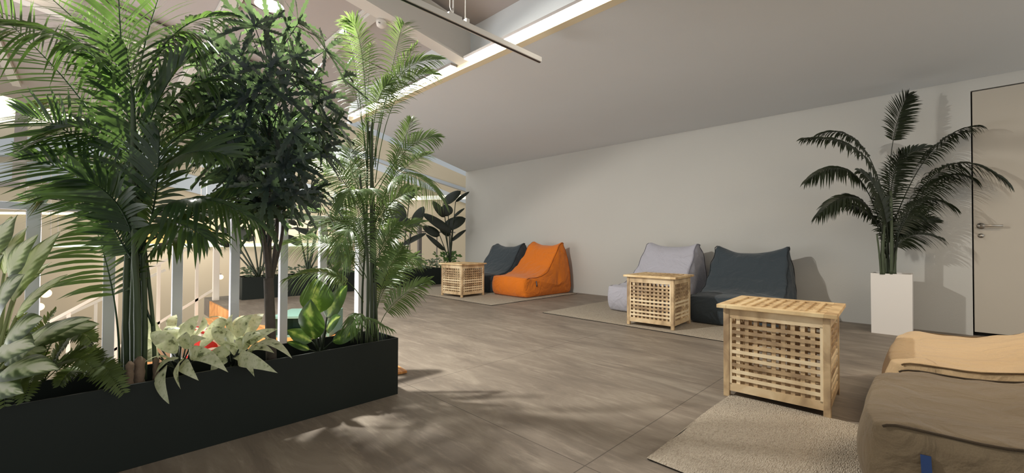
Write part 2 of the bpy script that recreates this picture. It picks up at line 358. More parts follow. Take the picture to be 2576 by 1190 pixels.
# far hall: beams, ledges, lit clerestory (world positions measured from the photograph)
def slab(name, quads, tk, mat):
    b = MB(); dv = Vector((0.707, 0.707, 0))*tk
    for a, c, d, e in quads:
        P = [Vector(a), Vector(c), Vector(e), Vector(d)]; P += [p+dv for p in P]
        b.add(P, [(0, 1, 2, 3), (7, 6, 5, 4), (0, 4, 5, 1), (1, 5, 6, 2), (2, 6, 7, 3), (3, 7, 4, 0)])
    return b.build(name, mat, **S)
slab('wall_hall_low', [((-3.936, 16.668, 0.684), (-3.84, 16.72, -6.805), (0.407, 12.325, 0.71), (0.476, 12.362, -4.647)), ((0.407, 12.325, 0.71), (0.476, 12.362, -4.647), (3.905, 8.826, 0.756), (3.952, 8.851, -2.92))], 0.2, Mhall)
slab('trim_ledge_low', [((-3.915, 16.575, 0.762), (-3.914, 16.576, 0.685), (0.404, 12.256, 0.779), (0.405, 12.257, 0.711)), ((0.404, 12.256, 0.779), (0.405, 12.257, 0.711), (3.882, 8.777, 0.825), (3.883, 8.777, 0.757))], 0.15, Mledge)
slab('wall_hall_middle', [((-5.042, 21.292, 1.608), (-5.027, 21.3, 0.442), (0.508, 15.742, 1.587), (0.522, 15.75, 0.475)), ((0.508, 15.742, 1.587), (0.522, 15.75, 0.475), (8.988, 7.264, 1.528), (9.017, 7.28, -0.783))], 0.2, Mhall)
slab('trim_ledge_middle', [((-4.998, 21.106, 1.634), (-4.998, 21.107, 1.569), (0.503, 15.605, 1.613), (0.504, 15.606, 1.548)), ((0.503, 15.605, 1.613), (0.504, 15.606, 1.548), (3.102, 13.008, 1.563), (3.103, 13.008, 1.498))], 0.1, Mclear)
slab('wall_hall_upper', [((-5.929, 24.989, 2.546), (-5.917, 24.996, 1.587), (-0.819, 19.875, 2.769), (-0.805, 19.883, 1.617)), ((-0.819, 19.875, 2.769), (-0.805, 19.883, 1.617), (1.845, 17.204, 3.104), (1.865, 17.214, 1.569)), ((1.845, 17.204, 3.104), (1.865, 17.214, 1.569), (10.538, 8.52, 2.644), (10.553, 8.528, 1.492))], 0.2, Mhall)
slab('beam_pale', [((-5.848, 24.615, 3.088), (-5.841, 24.619, 2.496), (-0.816, 19.576, 3.383), (-0.807, 19.581, 2.702)), ((-0.816, 19.576, 3.383), (-0.807, 19.581, 2.702), (1.728, 17.038, 3.121), (1.735, 17.042, 2.566)), ((1.728, 17.038, 3.121), (1.735, 17.042, 2.566), (4.147, 14.637, 2.202), (4.153, 14.641, 1.698))], 0.25, Mhallb)
slab('wall_hall_band', [((-6.029, 25.353, 3.545), (-6.023, 25.356, 3.091), (-0.843, 20.163, 3.719), (-0.839, 20.166, 3.381)), ((-0.843, 20.163, 3.719), (-0.839, 20.166, 3.381), (1.868, 17.456, 3.527), (1.873, 17.459, 3.138)), ((1.868, 17.456, 3.527), (1.873, 17.459, 3.138), (4.821, 14.526, 2.376), (4.828, 14.529, 1.857))], 0.2, Mhall)
slab('beam_pale_high', [((-5.771, 24.239, 3.862), (-5.764, 24.243, 3.365), (-0.813, 19.277, 4.102), (-0.806, 19.281, 3.568)), ((-0.813, 19.277, 4.102), (-0.806, 19.281, 3.568), (1.78, 16.688, 3.882), (1.786, 16.692, 3.385)), ((1.78, 16.688, 3.882), (1.786, 16.692, 3.385), (4.958, 13.536, 2.559), (4.963, 13.539, 2.187))], 0.25, Mhallb)
slab('wall_hall_high', [((-6.13, 25.716, 4.599), (-6.122, 25.72, 3.98), (-0.869, 20.451, 4.762), (-0.862, 20.454, 4.235)), ((-0.869, 20.451, 4.762), (-0.862, 20.454, 4.235), (1.883, 17.704, 4.488), (1.889, 17.708, 4.014)), ((1.883, 17.704, 4.488), (1.889, 17.708, 4.014), (6.19, 13.43, 2.801), (6.197, 13.434, 2.274))], 0.2, Mhall)
slab('window_clerestory', [((-6.277, 26.263, 5.797), (-6.262, 26.271, 4.626), (-0.899, 20.886, 5.788), (-0.887, 20.893, 4.793)), ((-0.899, 20.886, 5.788), (-0.887, 20.893, 4.793), (1.914, 18.081, 5.374), (1.925, 18.087, 4.513)), ((1.914, 18.081, 5.374), (1.925, 18.087, 4.513), (6.319, 13.718, 3.247), (6.326, 13.721, 2.709))], 0.1, Mclear)
slab('beam_far', [((3.612, 9.908, 3.768), (3.619, 9.912, 3.213), (4.039, 9.485, 3.588), (4.046, 9.489, 3.015)), ((4.039, 9.485, 3.588), (4.046, 9.489, 3.015), (4.973, 8.562, 3.002), (4.979, 8.566, 2.52)), ((4.973, 8.562, 3.002), (4.979, 8.566, 2.52), (6.075, 7.473, 2.327), (6.079, 7.475, 2.044))], 0.22, Mhall)
slab('beam_far_flange', [((3.6, 9.86, 3.228), (3.601, 9.861, 3.164), (4.953, 8.521, 2.557), (4.953, 8.521, 2.484)), ((4.953, 8.521, 2.557), (4.953, 8.521, 2.484), (6.047, 7.436, 2.056), (6.048, 7.437, 1.984))], 0.3, Mhallb)
slab('window_clerestory_far', [((5.375, 12.232, 4.499), (5.387, 12.239, 3.551), (6.471, 11.147, 3.973), (6.481, 11.152, 3.202)), ((6.471, 11.147, 3.973), (6.481, 11.152, 3.202), (7.907, 9.729, 3.033), (7.914, 9.733, 2.5))], 0.1, Mhallb)
slab('wall_hall_right', [((5.994, 10.955, 2.015), (6.031, 10.975, -0.874), (9.373, 7.577, 1.967), (9.409, 7.597, -0.854))], 0.2, Mhall)
slab('window_slot_far', [((5.611, 11.175, 3.143), (5.614, 11.176, 2.917), (6.575, 10.221, 2.584), (6.577, 10.223, 2.415)), ((6.575, 10.221, 2.584), (6.577, 10.223, 2.415), (7.539, 9.268, 2.026), (7.541, 9.269, 1.913))], 0.1, Mhallb)
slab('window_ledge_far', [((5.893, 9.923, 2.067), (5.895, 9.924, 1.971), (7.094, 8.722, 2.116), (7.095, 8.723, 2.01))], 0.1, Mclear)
slab('wall_hall_beyond', [((6.037, 13.709, 3.61), (6.058, 13.72, 2.018), (10.916, 8.83, 3.639), (10.938, 8.842, 1.914))], 0.1, Mhall)
t = MB(); t.beam((-1.026, 12.984, 4.069), (-1.079, 13.079, 1.966), 0.2, 0.16, up=(1, 0, 0)); t.build('column_hall', Mgrey, **S)
t = MB(); t.beam((-3.016, 14.872, 2.069), (-0.976, 12.835, 1.953), 0.16, 0.10); t.build('beam_bracket', Mgrey, **S)
b = MB(); b.tube([(-0.954, 12.495, 3.761), (-0.921, 12.512, 1.197)], 0.006, 6); b.build('hanging_cable', Mgrey, label='thin vertical cable close to the grey hanging column at the far left', cat='cable', group='thin hanging cables in the hall')
b = MB(); b.tube([(-0.782, 12.885, 3.945), (-0.743, 12.906, 0.889)], 0.006, 6); b.build('hanging_cable', Mgrey, label='thin vertical cable second to the right of the grey hanging column', cat='cable', group='thin hanging cables in the hall')
b = MB(); b.tube([(-0.674, 13.339, 4.09), (-0.633, 13.361, 0.892)], 0.006, 6); b.build('hanging_cable', Mgrey, label='thin vertical cable third to the right of the grey hanging column', cat='cable', group='thin hanging cables in the hall')
b = MB(); b.tube([(-0.579, 13.825, 3.3), (-0.548, 13.842, 0.894)], 0.006, 6); b.build('hanging_cable', Mgrey, label='shorter thin vertical cable rightmost of the four beside the grey column', cat='cable', group='thin hanging cables in the hall')
b = MB(); b.tube([(1.868, 11.964, 2.304), (1.876, 11.969, 1.654)], 0.006, 6); b.build('hanging_cable', Mgrey, label='short thin cable seen between the tall palm and the serrated tree, right of two', cat='cable', group='thin hanging cables in the hall')
b = MB(); b.tube([(1.842, 12.545, 2.846), (1.857, 12.553, 1.686)], 0.006, 6); b.build('hanging_cable', Mgrey, label='thin cable seen between the tall palm and the serrated tree, left of two', cat='cable', group='thin hanging cables in the hall')
t = empty('domed_cooker', (1.186, 11.898, 0.798), label='small black domed cooker on the low wall between the palm stems', cat='cooker')
b = MB(); b.lathe([(0.10, 0.0), (0.105, 0.04), (0.09, 0.09), (0.05, 0.125), (0.004, 0.135)], 20); b.build('dome', Mblackm, t, smooth=True)
b = MB(); b.lathe([(0.012, 0.13), (0.018, 0.145), (0.005, 0.158)], 10); b.build('knob', Mgrey, t)
t = empty('canister', (1.797, 11.358, 0.802), label='pale cylindrical canister on the low wall, the taller of two', cat='canister', group='canisters on the low wall')
b = MB(); b.lathe([(0.09, 0.0), (0.09, 0.24)], 20); b.build('body', Mpot, t, smooth=False)
b = MB(); b.lathe([(0.0927, 0.24), (0.0927, 0.26), (0.01, 0.27)], 20); b.build('lid', Mgrey, t)
t = empty('canister', (1.666, 11.489, 0.801), label='short dark canister on the low wall beside the tall pale one', cat='canister', group='canisters on the low wall')
b = MB(); b.lathe([(0.07, 0.0), (0.07, 0.15)], 20); b.build('body', Mblackm, t, smooth=False)
b = MB(); b.lathe([(0.0721, 0.15), (0.0721, 0.17), (0.01, 0.18)], 20); b.build('lid', Mgrey, t)
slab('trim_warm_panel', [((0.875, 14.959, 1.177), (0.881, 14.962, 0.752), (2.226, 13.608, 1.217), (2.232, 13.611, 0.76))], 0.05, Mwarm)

# ------------------------------------------------------------ strip light along the soffit edge
for i, (y0, y1) in enumerate(((-0.2, 2.84), (3.02, 4.38), (4.46, 5.15))):
    t = empty('strip_light', (2.272, (y0+y1)/2, 2.43), label=['longest bright strip light, crossed by the hanging track', 'bright strip light just beyond the steel beam behind the palm top', 'farthest small bright strip light behind the palm stems'][i], cat='light', group='strip lights along the ceiling edge')
    l = (y1-y0)/2
    b = MB(); b.box(-0.034, 0.034, -l, l, 0.0, 0.022); b.build('housing', Mgrey, t)
    b = MB(); b.box(-0.030, 0.030, -l+0.004, l-0.004, -0.004, 0.0); b.build('diffuser', Mlampw, t)
# ------------------------------------------------------------ hanging track
t = empty('hanging_track', (0, 2.10, 2.2), label='grey lighting track hanging below the roof with cables', cat='track')
b = MB(); b.beam((-1.5, 0.0, 0.02), (2.36, -0.03, 0.02), 0.036, 0.034); b.build('rail', Msteel, t)
b = MB(); b.beam((-1.5, 0.0, 0.002), (2.36, -0.03, 0.002), 0.014, 0.004); b.build('slot', Mblackm, t)
b = MB(); b.box(1.52, 1.62, -0.03, 0.0, 0.035, 0.06); b.build('hanger', Msteel, t)
b = MB(); b.tube([(1.565, -0.012, 0.06), (1.565, -0.012, 0.78)], 0.004, 8); b.tube([(1.54, -0.012, 0.10), (1.54, -0.012, 0.78)], 0.004, 8); b.tube([(1.54, -0.012, 0.10), (1.552, -0.012, 0.075), (1.565, -0.012, 0.10)], 0.004, 8); b.build('turnbuckle', Msteel, t, smooth=True)
b = MB(); b.tube([(1.66, -0.012, 0.03), (1.66, -0.012, 0.74)], 0.0035, 8); b.box(1.655, 1.68, -0.03, 0.0, 0.02, 0.07); b.build('cable', Msteel, t)
# spotlight of the hall
t = empty('hall_lamp', (0.80, 3.07, 2.43), label='brilliant round lamp under the roof above the plants', cat='lamp')
b = MB(); b.lathe([(0.05, 0.0), (0.085, 0.01), (0.08, 0.12), (0.05, 0.16)], 24); b.build('housing', Msteel, t, smooth=True)
b = MB(); b.lathe([(0.045, -0.006), (0.05, 0.0)], 24); b.build('lens', Mlamp2, t)
b = MB()
for k in range(32):
    a0, a1 = 2*math.pi*k/32, 2*math.pi*(k+1)/32
    P = [(r_*math.cos(a), r_*math.sin(a), z) for z in (-0.030, 0.012) for r_ in (0.082, 0.088) for a in (a0, a1)]
    b.add(P, [(0, 1, 3, 2), (4, 6, 7, 5), (0, 4, 5, 1), (2, 3, 7, 6)])
b.build('added_shade_ring', Msteel, t)  # ring added to block the lamp's upward rays
b = MB(); b.tube([(0, 0, 0.15), (0, 0, 0.585)], 0.008, 8); b.build('stem', Msteel, t)
t = empty('smoke_detector', (1.56, 3.00, 2.545), label='small round white detector on the underside of the steel beam', cat='detector')
b = MB(); b.lathe([(0.02, -0.035), (0.035, -0.025), (0.04, -0.005), (0.04, 0.015)], 24); b.build('cap', Mpot, t, smooth=True)
b = MB()
for k in (-1, 0, 1): b.box(-0.027+k*0.009-0.002+0.0, -0.027+k*0.009+0.002, -0.030, -0.024, -0.022, -0.016)
b.build('slot', Mblackm, t)

# ------------------------------------------------------------ rugs
def rug(x0, x1, y0, y1, label):
    w, h = x1-x0, y1-y0
    t = empty('rug', ((x0+x1)/2, (y0+y1)/2, 0.0), label=label, cat='rug')
    nx, ny = 30, 40; vs = []; fs = []
    for i in range(nx+1):
        for j in range(ny+1):
            u, v = i/nx, j/ny
            e = min(u*w, (1-u)*w, v*h, (1-v)*h)
            z = 0.011 + 0.0025*noise.noise(Vector((u*w*3+x0, v*h*3+y0, 3))) - 0.004*max(0, 1-e/0.01)
            wob = 0.006*noise.noise(Vector((u*w*2, v*h*2, x0)))
            vs.append((-w/2+u*w+wob, -h/2+v*h+wob, z))
    for i in range(nx):
        for j in range(ny): a = i*(ny+1)+j; fs.append((a, a+ny+1, a+ny+2, a+1))
    b = MB(); b.add(vs, fs); b.build('pile', Mrug, t, smooth=True)
    b = MB(); b.box(-w/2+0.004, w/2-0.004, -h/2+0.004, h/2-0.004, 0.0, 0.0065); b.build('backing', Mrugedge, t)
rug(3.78, 5.72, 4.17, 6.6, 'beige rug under the orange beanbag and the farthest crate table')
rug(3.85, 5.72, 0.75, 3.33, 'beige rug under the pale grey beanbag and the middle crate table')
rug(1.55, 2.54, -1.75, 0.80, 'woven beige rug nearest the camera beside the large crate table')

# ------------------------------------------------------------ crate tables
def crate(loc, rot, label, scale=1.0):
    t = empty('crate_table', loc, rot, label=label, cat='side table', group='slatted acacia crate tables')
    W = 0.24; H = 0.49; lg = 0.030
    for sx in (-1, 1):
        for sy in (-1, 1):
            b = MB(); b.box(sx*W-lg/2*(1+sx), sx*W+lg/2*(1-sx), sy*W-lg/2*(1+sy), sy*W+lg/2*(1-sy), 0, H); b.build('leg', Macacia, t, bevel=0.002)
    for k in range(4):
        a = k*math.pi/2; ca, sa = math.cos(a), math.sin(a)
        b = MB()
        def bx(u0, u1, d0, d1, z0, z1):
            n0 = len(b.v); b.box(u0, u1, d0, d1, z0, z1)
            b.v[n0:] = [(x*ca-y*sa, x*sa+y*ca, z) for x, y, z in b.v[n0:]]
        D = W-0.004; iw = W-lg
        bx(-iw, iw, D-0.018, D, 0.435, H); bx(-iw, iw, D-0.018, D, 0.035, 0.078)
        nh = 9
        for i in range(nh):
            z = 0.078+(0.435-0.078)*(i+0.95)/(nh+0.9)-0.004; bx(-iw, iw, D-0.009, D-0.001, z-0.009, z+0.009)
        for i in range(9):
            u = -iw+2*iw*(i+1)/10; bx(u-0.0095, u+0.0095, D-0.018, D-0.0095, 0.07, 0.44)
        bx(-iw, -iw+0.012, D-0.012, D, 0.07, 0.44); bx(iw-0.012, iw, D-0.012, D, 0.07, 0.44)
        b.build('lattice_panel', Macacia, t)
    b = MB(); b.box(-W+0.02, W-0.02, -W+0.02, W-0.02, 0.045, 0.055); b.build('bottom_board', Macacia, t)
    # lid: frame, wide bars and thin cross slats
    L = 0.268; z0, z1 = H, H+0.020
    b = MB(); f = 0.05
    b.box(-L, L, -L, -L+f, z0, z1); b.box(-L, L, L-f, L, z0, z1); b.box(-L, -L+f, -L+f, L-f, z0, z1); b.box(L-f, L, -L+f, L-f, z0, z1)
    for i in range(8):
        y = -L+f+(2*L-2*f)*(i+1)/9; b.box(-L+f, L-f, y-0.0115, y+0.0115, z0+0.004, z1-0.0005)
    for i in range(13):
        x = -L+f+(2*L-2*f)*(i+1)/14; b.box(x-0.0075, x+0.0075, -L+f, L-f, z0, z1-0.007)
    b.build('lid', Macaciat, t, bevel=0.002)
    return t
crate((2.755, 0.60, 0.0), R(3), 'slatted wooden crate table nearest the camera at the corner of the rug')
crate((4.165, 2.005, 0.0125), R(4), 'slatted wooden crate table in front of the pale grey beanbag')
crate((4.16, 5.26, 0.0125), R(4), 'slatted wooden crate table beside the orange beanbag, farthest of the three')

# ------------------------------------------------------------ beanbag loungers
def catmull(P, n):
    out = []; m = len(P)
    for i in range(m-1):
        p0, p1, p2, p3 = P[max(i-1, 0)], P[i], P[i+1], P[min(i+2, m-1)]
        for k in range(n):
            t = k/n; o = []
            for d in range(len(p1)):
                o.append(0.5*((2*p1[d]) + (-p0[d]+p2[d])*t + (2*p0[d]-5*p1[d]+4*p2[d]-p3[d])*t*t + (-p0[d]+3*p1[d]-3*p2[d]+p3[d])*t**3))
            out.append(tuple(o))
    out.append(tuple(P[-1])); return out
PROF = [(0.05, 0.0), (0.0, 0.04), (-0.02, 0.15), (-0.005, 0.25), (0.035, 0.292), (0.25, 0.298), (0.42, 0.345), (0.56, 0.45), (0.68, 0.60), (0.79, 0.755), (0.88, 0.81), (0.96, 0.80), (1.03, 0.70), (1.08, 0.48), (1.10, 0.24), (1.10, 0.06), (1.06, 0.0)]
def bean_bag(loc, rz_, mat, mname, label, width=0.80, length=1.0, height=1.0, seed=0, ear=0.035, foot=1.0, tagm=None, tag_side=-1, crown=0.018, rnd=0.022):
    t = empty('beanbag_lounger', loc, rz_, label=label, cat='beanbag', group='beanbag loungers')
    top = catmull(PROF, 5); ns = len(top); hw = width/2
    bot = [(1.06-(1.01)*k/9, 0.0) for k in range(1, 9)]
    outl = top+bot; n = len(outl); nt_ = 24
    def shape(u, z, tt, istop):
        zz = z*height; uu = u*length
        zz = zz + (0.0 if z > 0.45 else 0.0)
        h_ = hw*(1-0.10*max(0, (z-0.3)/0.5))
        at_ = abs(tt)
        if istop and z > 0.02:
            if u < 0.85: zz += crown*(1-tt*tt)*(1 if z < 0.6 else max(0, (0.75-z)/0.15))
            if z > 0.72: zz += (ear*(at_**3) - 0.03*(1-tt*tt))*(z-0.72)/0.09
        if u < 0.25: uu += 0.05*at_**4*(0.25-u)/0.28
        if u > 0.95: uu -= 0.03*at_**4
        return uu, h_, zz
    vs = []; fs = []
    cols = [-1+2*j/nt_ for j in range(nt_+1)]
    cols = [math.sin(c*math.pi/2*0.86)/math.sin(math.pi/2*0.86) for c in cols]
    for j, tt in enumerate(cols):
        for i, (u, z) in enumerate(outl):
            uu, h_, zz = shape(u, z, tt, i < ns)
            e = max(0, (abs(tt)-0.93)/0.07); rr = rnd*(1-math.sqrt(max(0, 1-e*e)))
            cu, cz = 0.70*length, 0.2*height
            dl = math.hypot(uu-cu, zz-cz); uu += (cu-uu)/dl*rr; zz = max(0 if z < 0.01 else 0.002, zz+(cz-zz)/dl*rr)
            vs.append([uu, h_*tt, zz])
    for j in range(nt_):
        for i in range(n): i2 = (i+1) % n; fs.append((j*n+i, j*n+i2, (j+1)*n+i2, (j+1)*n+i))
    K = 7
    for sgn, j in ((-1, 0), (1, nt_)):
        prev = [j*n+i for i in range(n)]; ctr = (0.70*length, 0, 0.15*height)
        for k in range(1, K):
            r = 1-k/K; cur = []
            for i in range(n):
                x, y, z = vs[j*n+i]
                bul = 0.055*(1-r*r)*(0.6+0.4*min(1, z/0.3))
                vs.append([ctr[0]+(x-ctr[0])*r, y+sgn*bul, ctr[2]+(z-ctr[2])*r]); cur.append(len(vs)-1)
            for i in range(n): i2 = (i+1) % n; fs.append((prev[i], cur[i], cur[i2], prev[i2]) if sgn < 0 else (prev[i], prev[i2], cur[i2], cur[i]))
            prev = cur
        vs.append([ctr[0], sgn*(hw+0.055), ctr[2]]); c = len(vs)-1
        for i in range(n): i2 = (i+1) % n; fs.append((prev[i], c, prev[i2]) if sgn < 0 else (prev[i], prev[i2], c))
    # soft folds: crease across the back and puckers near the seams
    for v in vs:
        x, y, z = v; p = Vector((x*3.1+seed*5, y*3.1, z*3.1)); tn = abs(y)/hw
        if z > 0.015:
            w = noise.noise(p)*0.014 + noise.noise(p*3.0+Vector((2, 7, 1)))*0.006
            if 0.38*length < x < 0.95*length and tn < 0.97:
                zc = 0.50*height+0.012*noise.noise(Vector((y*6, seed, 0)))
                w -= 0.026*math.exp(-((z-zc)/0.018)**2)*max(0, 1-tn**4)
            puck = 0.008*math.sin(x*42+y*9+seed)*math.exp(-((tn-0.9)/0.13)**2)*(1 if z > 0.1 else z/0.1)
            v[2] += (w+puck) if z > 0.2 and tn < 0.97 else 0
            v[0] += w*0.6*(-1 if x < 0.5 else 1); v[1] += (w+puck*0.8)*(1 if y > 0 else -1)*(tn > 0.9)
            v[2] = max(v[2], 0.003)
    b = MB(); b.add(vs, fs); o = b.build('cushion_body', mat, t, smooth=True)
    sub = o.modifiers.new('subdiv', 'SUBSURF'); sub.levels = 1; sub.render_levels = 1
    for j in (0, nt_):
        pts = [Vector(vs[j*n+i]) + Vector((0, 0.002*(1 if j else -1), 0.002)) for i in range(18, ns-6)]
        b = MB(); b.tube(pts, 0.0042, 6); b.build('seam_piping', PIPE[mname], t, smooth=True)
    tm = tagm or Mtag; yy = tag_side*(hw+0.022)
    ex = 0.24*length if tagm is None else 0.13*length
    b = MB(); b.beam((ex, yy, 0.245), (ex+0.004, yy-tag_side*-0.01, 0.160), 0.022, 0.004, up=(0, tag_side, 0)); tg = b.build('tag', tm, t)
    if tagm is None:
        b = MB()
        for k in range(8): b.box(ex-0.006+0.002*(k % 2), ex+0.005-0.002*(k % 3), yy+tag_side*0.003-0.0015+tag_side*0.006*k/8, yy+tag_side*0.003+0.0015+tag_side*0.006*k/8, 0.233-k*0.008, 0.2385-k*0.008)
        b.build('lettering', Mtagt, tg)
    return t
bean_bag((4.56, 4.68, 0.013), R(0), Morange, 'o', 'bright orange beanbag lounger standing against the wall', width=0.74, length=1.08, seed=1)
bean_bag((4.60, 5.58, 0.013), R(0), Mdkfab, 'd', 'charcoal beanbag lounger behind the orange one', width=0.80, length=1.02, height=0.97, seed=2)
bean_bag((4.52, 2.50, 0.013), R(-3), Mltfab, 'l', 'pale lilac grey beanbag lounger behind the middle crate table', width=0.76, length=1.10, seed=3)
bean_bag((4.50, 1.42, 0.013), R(4), Mdkfab, 'd2', 'charcoal beanbag lounger between the pale grey one and the white pot', width=0.82, length=1.06, height=0.93, seed=4, ear=0.055)
bean_bag((2.06, 0.165, 0.013), R(-90), Mtaupe_shaded, 't', 'taupe beanbag lounger in the bottom right corner nearest the camera', width=0.76, length=1.15, height=1.04, seed=5, crown=0.0, rnd=0.012, tagm=Mtagb, tag_side=-1)
bean_bag((3.03, 0.16, 0.0), R(-90), Mtaupe_lit, 't2', 'taupe beanbag lounger behind the nearest one at the right edge, coloured lighter as lit', width=0.92, length=1.15, height=1.10, seed=6, crown=0.004, rnd=0.015, tagm=Mtagb, tag_side=-1)

# ------------------------------------------------------------ planters
def trough(name, x0, x1, y0, y1, h, label, soil=0.05):
    t = empty(name, ((x0+x1)/2, (y0+y1)/2, 0), label=label, cat='planter')
    w, d, th = (x1-x0)/2, (y1-y0)/2, 0.010
    b = MB(); b.box(-w, w, -d, -d+th, 0, h); b.box(-w, w, d-th, d, 0, h); b.box(-w, -w+th, -d+th, d-th, 0, h); b.box(w-th, w, -d+th, d-th, 0, h); b.box(-w+th, w-th, -d+th, d-th, 0.01, 0.02)
    b.build('trough', Mblackp, t, bevel=0.0015)
    b = MB(); b.box(-w+th, w-th, -d+th, d-th, 0.02, h-soil); b.build('soil', Msoil, t)
trough('long_planter', -2.6, 1.218, 2.115, 2.415, 0.313, 'long dark trough planter in the left foreground full of plants', 0.07)
trough('long_planter', 1.53, 5.05, 7.02, 7.38, 0.325, 'dark trough planter along the far edge of the deck')

# ------------------------------------------------------------ railings
t = empty('railing', (0, 2.62, 0), label='white railing directly behind the foreground planter', cat='railing')
b = MB(); b.box(-2.6, 1.29, -0.02, 0.02, 0.975, 1.005); b.build('top_rail', Mrail, t, bevel=0.002)
for i, x in enumerate((-1.35, -1.11, -0.88, -0.64, -0.41, -0.172, 0.055, 0.296, 0.535, 0.772, 0.99)):
    b = MB(); b.box(x-0.02, x+0.02, -0.02, 0.02, -0.2, 0.975); b.build('baluster', Mrail, t, bevel=0.002)
b = MB(); b.box(1.205, 1.285, -0.03, 0.03, 0.0, 0.975); b.build('end_post', Mrail, t, bevel=0.002)
t = empty('stair_railing', (0, 7.28, 0), label='cream railing going down beside the far side of the steps', cat='railing')
b = MB(); b.box(1.225, 1.30, -0.03, 0.04, 0.0, 0.98); b.build('newel_post', Mrailw, t, bevel=0.002)
b = MB(); b.beam((1.25, 0, 0.955), (-1.6, 0, -0.93), 0.04, 0.03); b.build('handrail', Mrailw, t)
b = MB(); b.beam((1.25, 0, 0.165), (-1.6, 0, -1.715), 0.03, 0.03); b.build('lower_rail', Mrailw, t)
for k in range(6):
    x = 1.04-0.41*k; z = 0.955-(1.25-x)*0.661
    b = MB(); b.box(x-0.018, x+0.018, -0.015, 0.015, z-1.10, z-0.01); b.build('baluster', Mrailw, t)
t = empty('stair_railing', (0, 9.4, 0), label='faint pale railing of the far flight seen through the left palm stems', cat='railing')
b = MB(); b.beam((0.9, 0, 0.35), (-2.6, 0, -1.6), 0.04, 0.04); b.build('handrail', Mrailw, t)
for k in range(6):
    x = 0.65-0.6*k; z = 0.35-(0.9-x)*0.557
    b = MB(); b.box(x-0.02, x+0.02, -0.015, 0.015, z-0.9, z-0.01); b.build('baluster', Mrailw, t)
t = empty('railing', (0, 7.62, 0), label='thin grey railing along the far edge of the deck behind the far planter', cat='railing')
b = MB(); b.box(1.45, 5.8, -0.012, 0.012, 1.055, 1.08); b.build('top_rail', Mgrey, t)
for i in range(13):
    x = 1.62+i*0.335
    if abs(x-4.86) < 0.12: continue
    b = MB(); b.box(x-0.009, x+0.009, -0.009, 0.009, 0, 1.055); b.build('baluster', Mgrey, t)
b = MB(); b.box(4.83, 4.905, -0.03, 0.03, 0, 1.22); b.build('post', Mgrey, t)

# ------------------------------------------------------------ stepped wooden seating, landing board, teal step
t = empty('tiered_seating', (1.2, 4.9, 0), label='orange plywood stepped seating going down behind the railing', cat='seating steps')
for k in range(5):
    x1 = -0.68*k; zt = -0.45*(k+1)
    b = MB(); b.box(x1-0.68, x1-0.02, -2.25, 2.33, zt-0.04, zt); b.build('tread', Mbrownw, t)
    b = MB(); b.box(x1-0.02, x1, -2.25, 2.33, zt, zt+0.45); b.build('riser', Morangew, t)
b = MB(); b.box(-3.4, -0.02, -2.25, -2.20, -3.0, -2.2); b.box(-3.4, -3.35, 2.2, 2.3, -3.0, -2.2); b.build('support', Mbrownw, t)
b = MB(); pts = [(0.62, 2.55), (1.447, 2.40), (1.61, 3.66), (0.86, 5.6), (0.78, 3.7)]
vs = [(x, y, 0.004) for x, y in pts]+[(x, y, 0.018) for x, y in pts]
m_ = len(pts); b.add(vs, [tuple(range(m_-1, -1, -1)), tuple(range(m_, 2*m_))]+[(i, (i+1) % m_, (i+1) % m_+m_, i+m_) for i in range(m_)])
b.build('landing_board', Morangew, label='orange wooden landing board at the head of the steps, its corner past the planter end', cat='board')
t = empty('step_box', (1.41, 4.02, 0.018), R(-38), label='low teal open fronted box standing behind the railing', cat='step box')
w, d, h = 0.225, 0.21, 0.19
b = MB(); b.box(-w-0.012, w+0.012, -d-0.012, d, h-0.022, h); b.build('top', Mteal, t, bevel=0.002)
for s_ in (-1, 1):
    b = MB(); b.box(s_*w-0.011, s_*w+0.011, -d, d, 0, h-0.022); b.build('side_panel', Mteal, t, bevel=0.002)
b = MB(); b.box(-w+0.011, w-0.011, d-0.02, d-0.005, 0, h-0.022); b.build('back_panel', Mteal, t)
b = MB(); b.box(-w+0.011, w-0.011, -d+0.03, d-0.02, 0.0, 0.015); b.build('bottom_panel', Mteal, t)

# striped cushions lying on the first tier
def cushion(loc, rz_, rx, label, m1, m2):
    t = empty('cushion', loc, rz_, label=label, cat='cushion', group='red and white cushions on the steps')
    t.rotation_euler = (rx, 0, rz_)
    n = 20; vs = []; fs = []; A = 0.25; mi = []
    for sgn in (1, -1):
        for i in range(n+1):
            for j in range(n+1):
                u, v = -1+2*i/n, -1+2*j/n
                z = 0.07*((1-u**4)*(1-v**4))**0.6
                vs.append((A*u*(1-0.07*v*v), A*v*(1-0.07*u*u), 0.09+sgn*z))
    N1 = (n+1)**2
    b = MB(); b.v = vs; b.uv = [(0, 0)]*len(vs)
    for s_ in (0, 1):
        for i in range(n):
            for j in range(n):
                a = s_*N1+i*(n+1)+j; b.f.append((a, a+n+1, a+n+2, a+1)); b.m.append(1 if (i//3) % 2 else 0)
    b.build('cover', [m1, m2], t, smooth=True)
cushion((0.900, 5.837, -0.33), R(50), R(18), 'red and white striped cushion leaning on the steps behind the speckled plants', Mred, Mwhitec)
cushion((0.910, 5.311, -0.45), R(-40), R(0), 'second striped cushion on the steps, right of and nearer than the other', Mwhitec, Mred)

